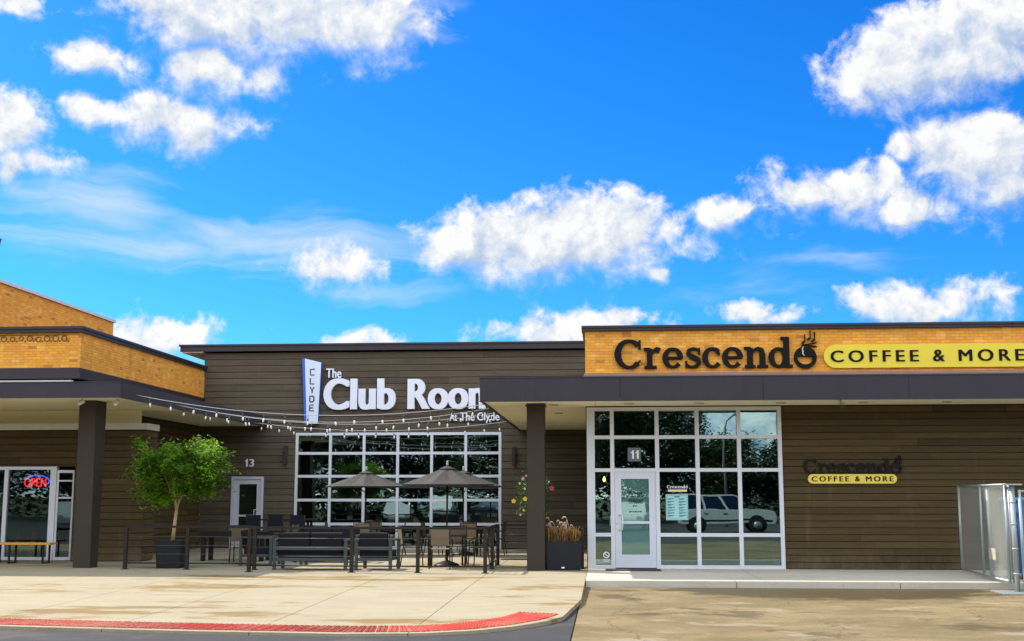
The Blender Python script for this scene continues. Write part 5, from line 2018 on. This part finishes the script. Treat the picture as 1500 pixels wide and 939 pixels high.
# ================================================================== the lot behind the photographer (seen in the glass)
def make_car(label, name, prof, cab, w, colour, loc, rz, cat):
    t = thing(name, label, cat, (0, 0, 0), 'vehicles in the lot mirrored in the windows')
    paint = mat(name + '_paint', colour, 0.25, 0.1, var=0.01, spec=0.6)
    f = lambda u, v, d: (u, d, v)
    b = MB(); b.prism(prof, f, -w / 2, w / 2)
    bmesh.ops.bevel(b.bm, geom=[e for e in b.bm.edges], offset=0.04, segments=2, affect='EDGES')
    b.build('body', paint, t)
    b = MB()
    n = len(cab)
    a_ = [b.bm.verts.new((u, -(w / 2 - (0.05 if v < cab[0][1] + 0.1 else 0.20)), v)) for u, v in cab]
    c_ = [b.bm.verts.new((u, (w / 2 - (0.05 if v < cab[0][1] + 0.1 else 0.20)), v)) for u, v in cab]
    b.face(a_); b.face(list(reversed(c_)))
    for i in range(n):
        b.face([a_[i], a_[(i + 1) % n], c_[(i + 1) % n], c_[i]])
    bmesh.ops.recalc_face_normals(b.bm, faces=b.bm.faces)
    cabin = b.build('cabin', paint, t)
    x0, x1 = cab[0][0], cab[-1][0]
    zb, zt = cab[0][1] + 0.06, max(v for u, v in cab) - 0.08
    xt0 = min(u for u, v in cab if v > zt); xt1 = max(u for u, v in cab if v > zt)
    nwin = 3 if w > 1.8 else 2
    for s_ in (-1, 1):
        for k in range(nwin):
            f0, f1 = k / nwin, (k + 1) / nwin
            ux = lambda f_, z: (x0 + (x1 - x0) * f_) * (1 - (z - zb) / (zt - zb)) + (xt0 + (xt1 - xt0) * f_) * ((z - zb) / (zt - zb))
            q = [(ux(f0, zb) + 0.06, zb), (ux(f1, zb) - 0.06, zb), (ux(f1, zt) - 0.06, zt), (ux(f0, zt) + 0.06, zt)]
            b = MB()
            sy = lambda z: s_ * (w / 2 - 0.05 - 0.15 * (z - cab[0][1]) / (max(v for u, v in cab) - cab[0][1]) + 0.008)
            b.poly([(u, sy(v), v) for u, v in q])
            b.build('side_window', M['car_glass'], cabin)
    for x in (prof[0][0] + 0.85, prof[1][0] - 0.9):
        for s_ in (-1, 1):
            T = Matrix.Translation((x, s_ * (w / 2 - 0.09), 0.34)) @ Matrix.Rotation(R(90), 4, 'X')
            b = MB(); b.lathe([(0.2, -0.11), (0.34, -0.09), (0.345, 0.0), (0.34, 0.09), (0.2, 0.11)], n=20, M=T); wh = b.build('wheel', M['tyre'], t)
            b = MB(); b.lathe([(0.02, -0.118), (0.19, -0.115), (0.19, 0.115), (0.02, 0.118)], n=16, M=T); b.build('rim', M['galv'], wh)
    for x in (prof[0][0] + 0.85, prof[1][0] - 0.9):
        for s_ in (-1, 1):
            T = Matrix.Translation((x, s_ * (w / 2 - 0.06), 0.40)) @ Matrix.Rotation(R(90), 4, 'X')
            b = MB(); b.lathe([(0.43, -0.064), (0.43, 0.064)], n=24, M=T); b.build('wheel_arch', M['tyre'], t)
    for s_ in (-1, 1):
        b = MB(); b.box(prof[0][0] + 0.1, prof[1][0] - 0.2, s_ * (w / 2 + 0.004) - 0.006, s_ * (w / 2 + 0.004) + 0.006, prof[0][1] + 0.16, prof[0][1] + 0.25); b.build('side_trim', M['tyre'], t)
        for u in ((cab[0][0] + cab[-1][0]) / 2 - 0.45, (cab[0][0] + cab[-1][0]) / 2 + 0.50):
            b = MB(); b.box(u - 0.13, u + 0.05, s_ * (w / 2 + 0.006) - 0.012, s_ * (w / 2 + 0.006) + 0.012, cab[0][1] - 0.18, cab[0][1] - 0.14); b.build('door_handle', M['tyre'], t)
    b = MB()
    for s_ in (-1, 1):
        b.box(prof[1][0] - 0.03, prof[1][0] + 0.02, s_ * (w / 2 - 0.28) - 0.15, s_ * (w / 2 - 0.28) + 0.15, 0.62, 0.76)
    b.build('headlight', M['wire'], t)
    t.location = loc
    t.rotation_euler = (0, 0, rz)
    return t


M['car_glass'] = mat('car_glass', (0.01, 0.012, 0.014), 0.08, var=0.0, spec=0.8)
M['tyre'] = mat('tyre', (0.015, 0.015, 0.015), 0.85)
SUVP = [(-2.35, 0.40), (2.35, 0.40), (2.40, 0.80), (2.28, 1.02), (1.05, 1.12), (-2.32, 1.14)]
SUVC = [(-2.30, 1.10), (-2.12, 1.80), (-1.95, 1.86), (0.20, 1.86), (0.42, 1.80), (1.08, 1.08)]
SEDP = [(-2.2, 0.30), (2.2, 0.30), (2.22, 0.62), (2.0, 0.82), (0.9, 0.92), (-1.6, 0.95), (-2.2, 0.88)]
SEDC = [(-1.75, 0.92), (-1.0, 1.38), (-0.8, 1.42), (0.1, 1.42), (0.3, 1.38), (1.05, 0.90)]
make_car('white estate car mirrored in the coffee shop window', 'white_suv', SUVP, SUVC, 1.85, (0.70, 0.72, 0.72), (5.9, -4.6, -0.13), 0.0, 'car')
for k, (x, c, nm_) in enumerate(((-14.5, (0.45, 0.47, 0.50), 'silver'), (-11.2, (0.6, 0.62, 0.6), 'pale'), (-8.0, (0.05, 0.07, 0.12), 'navy'), (-4.9, (0.4, 0.42, 0.45), 'grey'), (-1.8, (0.10, 0.25, 0.5), 'blue'), (1.4, (0.70, 0.70, 0.68), 'white'))):
    make_car('%s saloon car in the row mirrored in the club window' % nm_, nm_ + '_car', SEDP, SEDC, 1.75, c, (x, -8.5 + (k % 2) * 0.5, -0.13), R(90) + 0.05 * (k - 2), 'car')


def make_tree(seed, h, rx, name='lot_tree'):
    rnd = random.Random(seed)
    t = thing(name, 'tree', 'tree', (0, 0, 0), 'trees mirrored in the windows')
    b = MB()
    b.tube([(0, 0, 0), (0.1, 0, h * 0.2), (0.0, 0.1, h * 0.55), (0.1, 0, h * 0.85)], [0.28, 0.22, 0.14, 0.04], 9)
    for k in range(9):
        z = h * rnd.uniform(0.25, 0.7)
        a = rnd.uniform(0, 6.28)
        b.tube([(0.05, 0.05, z), (rx * 0.4 * math.cos(a), rx * 0.4 * math.sin(a), z + h * 0.10), (rx * 0.75 * math.cos(a), rx * 0.75 * math.sin(a), z + h * 0.18)], [0.09, 0.06, 0.02], 6)
    b.build('trunk', M['bark'], t)
    b = MB()
    for k in range(330):
        while True:
            q = Vector((rnd.uniform(-1, 1), rnd.uniform(-1, 1), rnd.uniform(-1, 1)))
            if 0.35 < q.length < 1:
                break
        c = Vector((q.x * rx, q.y * rx, h * 0.56 + q.z * h * 0.44))
        tn_ = rnd.uniform(0.55, 1.4)
        r = rnd.uniform(0.5, 1.0)
        for j in range(56):
            leaf(b, c + Vector((rnd.gauss(0, .45), rnd.gauss(0, .45), rnd.gauss(0, .4))) * r, rnd.uniform(0.16, 0.30), rnd, tn_ * rnd.uniform(0.8, 1.2), 0.2, 0.7)
    b.build('crown', M['crown'], t, recalc=False)
    return t


protos = [make_tree(1, 10.5, 3.6), make_tree(2, 12.0, 4.2), make_tree(3, 6.0, 2.9)]
spots = [(-34, -27, 1), (-28, -31, 0), (-22.5, -27, 1), (-17, -32, 0), (-12, -28, 1), (-6.5, -30, 0), (-1.2, -27, 1), (3.4, -30, 0), (8.2, -28, 2), (13.6, -29, 2), (18.0, -33, 0), (23.5, -28, 2), (-25, -42, 1), (-9, -43, 1), (4, -44, 1), (29, -32, 1), (-40, -30, 1), (-46, -28, 0), (-52, -31, 1), (-58, -28, 0), (-31, -40, 1), (-17, -44, 1), (-3, -38, 0)]
seen = set()
for x, y, k in spots:
    lb_ = 'tall broad leafy tree in the dark row mirrored in the windows' if k != 2 else 'shorter leafy tree with sky around it mirrored in the coffee shop window'
    if k not in seen:
        seen.add(k)
        protos[k].location = (x, y, -0.16)
        protos[k]['label'] = lb_
    else:
        dup(protos[k], (x, y, -0.16), (x * 1.7) % 6.28, lb_)
rnd = random.Random(77)
b = MB()
for k in range(16000):
    x = rnd.uniform(-78, 48)
    top = 4.2 + (1.6 if x < -38 else 0) + 1.4 * math.sin(x * 0.31) + 1.0 * math.sin(x * 0.83 + 1)
    leaf(b, (x, -39 + rnd.gauss(0, 1.5), rnd.uniform(-0.2, top) + rnd.gauss(0, 0.35)), rnd.uniform(0.3, 0.7), rnd, rnd.uniform(0.4, 1.2), 0.3, 0.8)
un = b.build('undergrowth', M['crown'], recalc=False)
un['kind'] = 'stuff'
tag(un, 'dark leafy undergrowth filling the gaps below the mirrored trees', 'undergrowth')
lp = thing('lamp_post', 'tall street lamp with curved arm mirrored in the coffee shop window', 'street lamp', (7.0, -16, -0.13))
b = MB(); b.tube([(7.0, -16, -0.13), (7.0, -16, 5.6), (7.15, -16, 6.2), (7.6, -16, 6.5), (8.3, -16, 6.55)], [0.09, 0.07, 0.06, 0.055, 0.05], 10); b.build('pole', M['galv'], lp)
b = MB(); b.box(8.2, 8.8, -16.12, -15.88, 6.48, 6.60, bev=0.03); b.build('lamp_head', M['galv'], lp)

if _to.name in COL.objects:
    COL.objects.unlink(_to)
bpy.data.objects.remove(_to)
bpy.data.curves.remove(_tc)
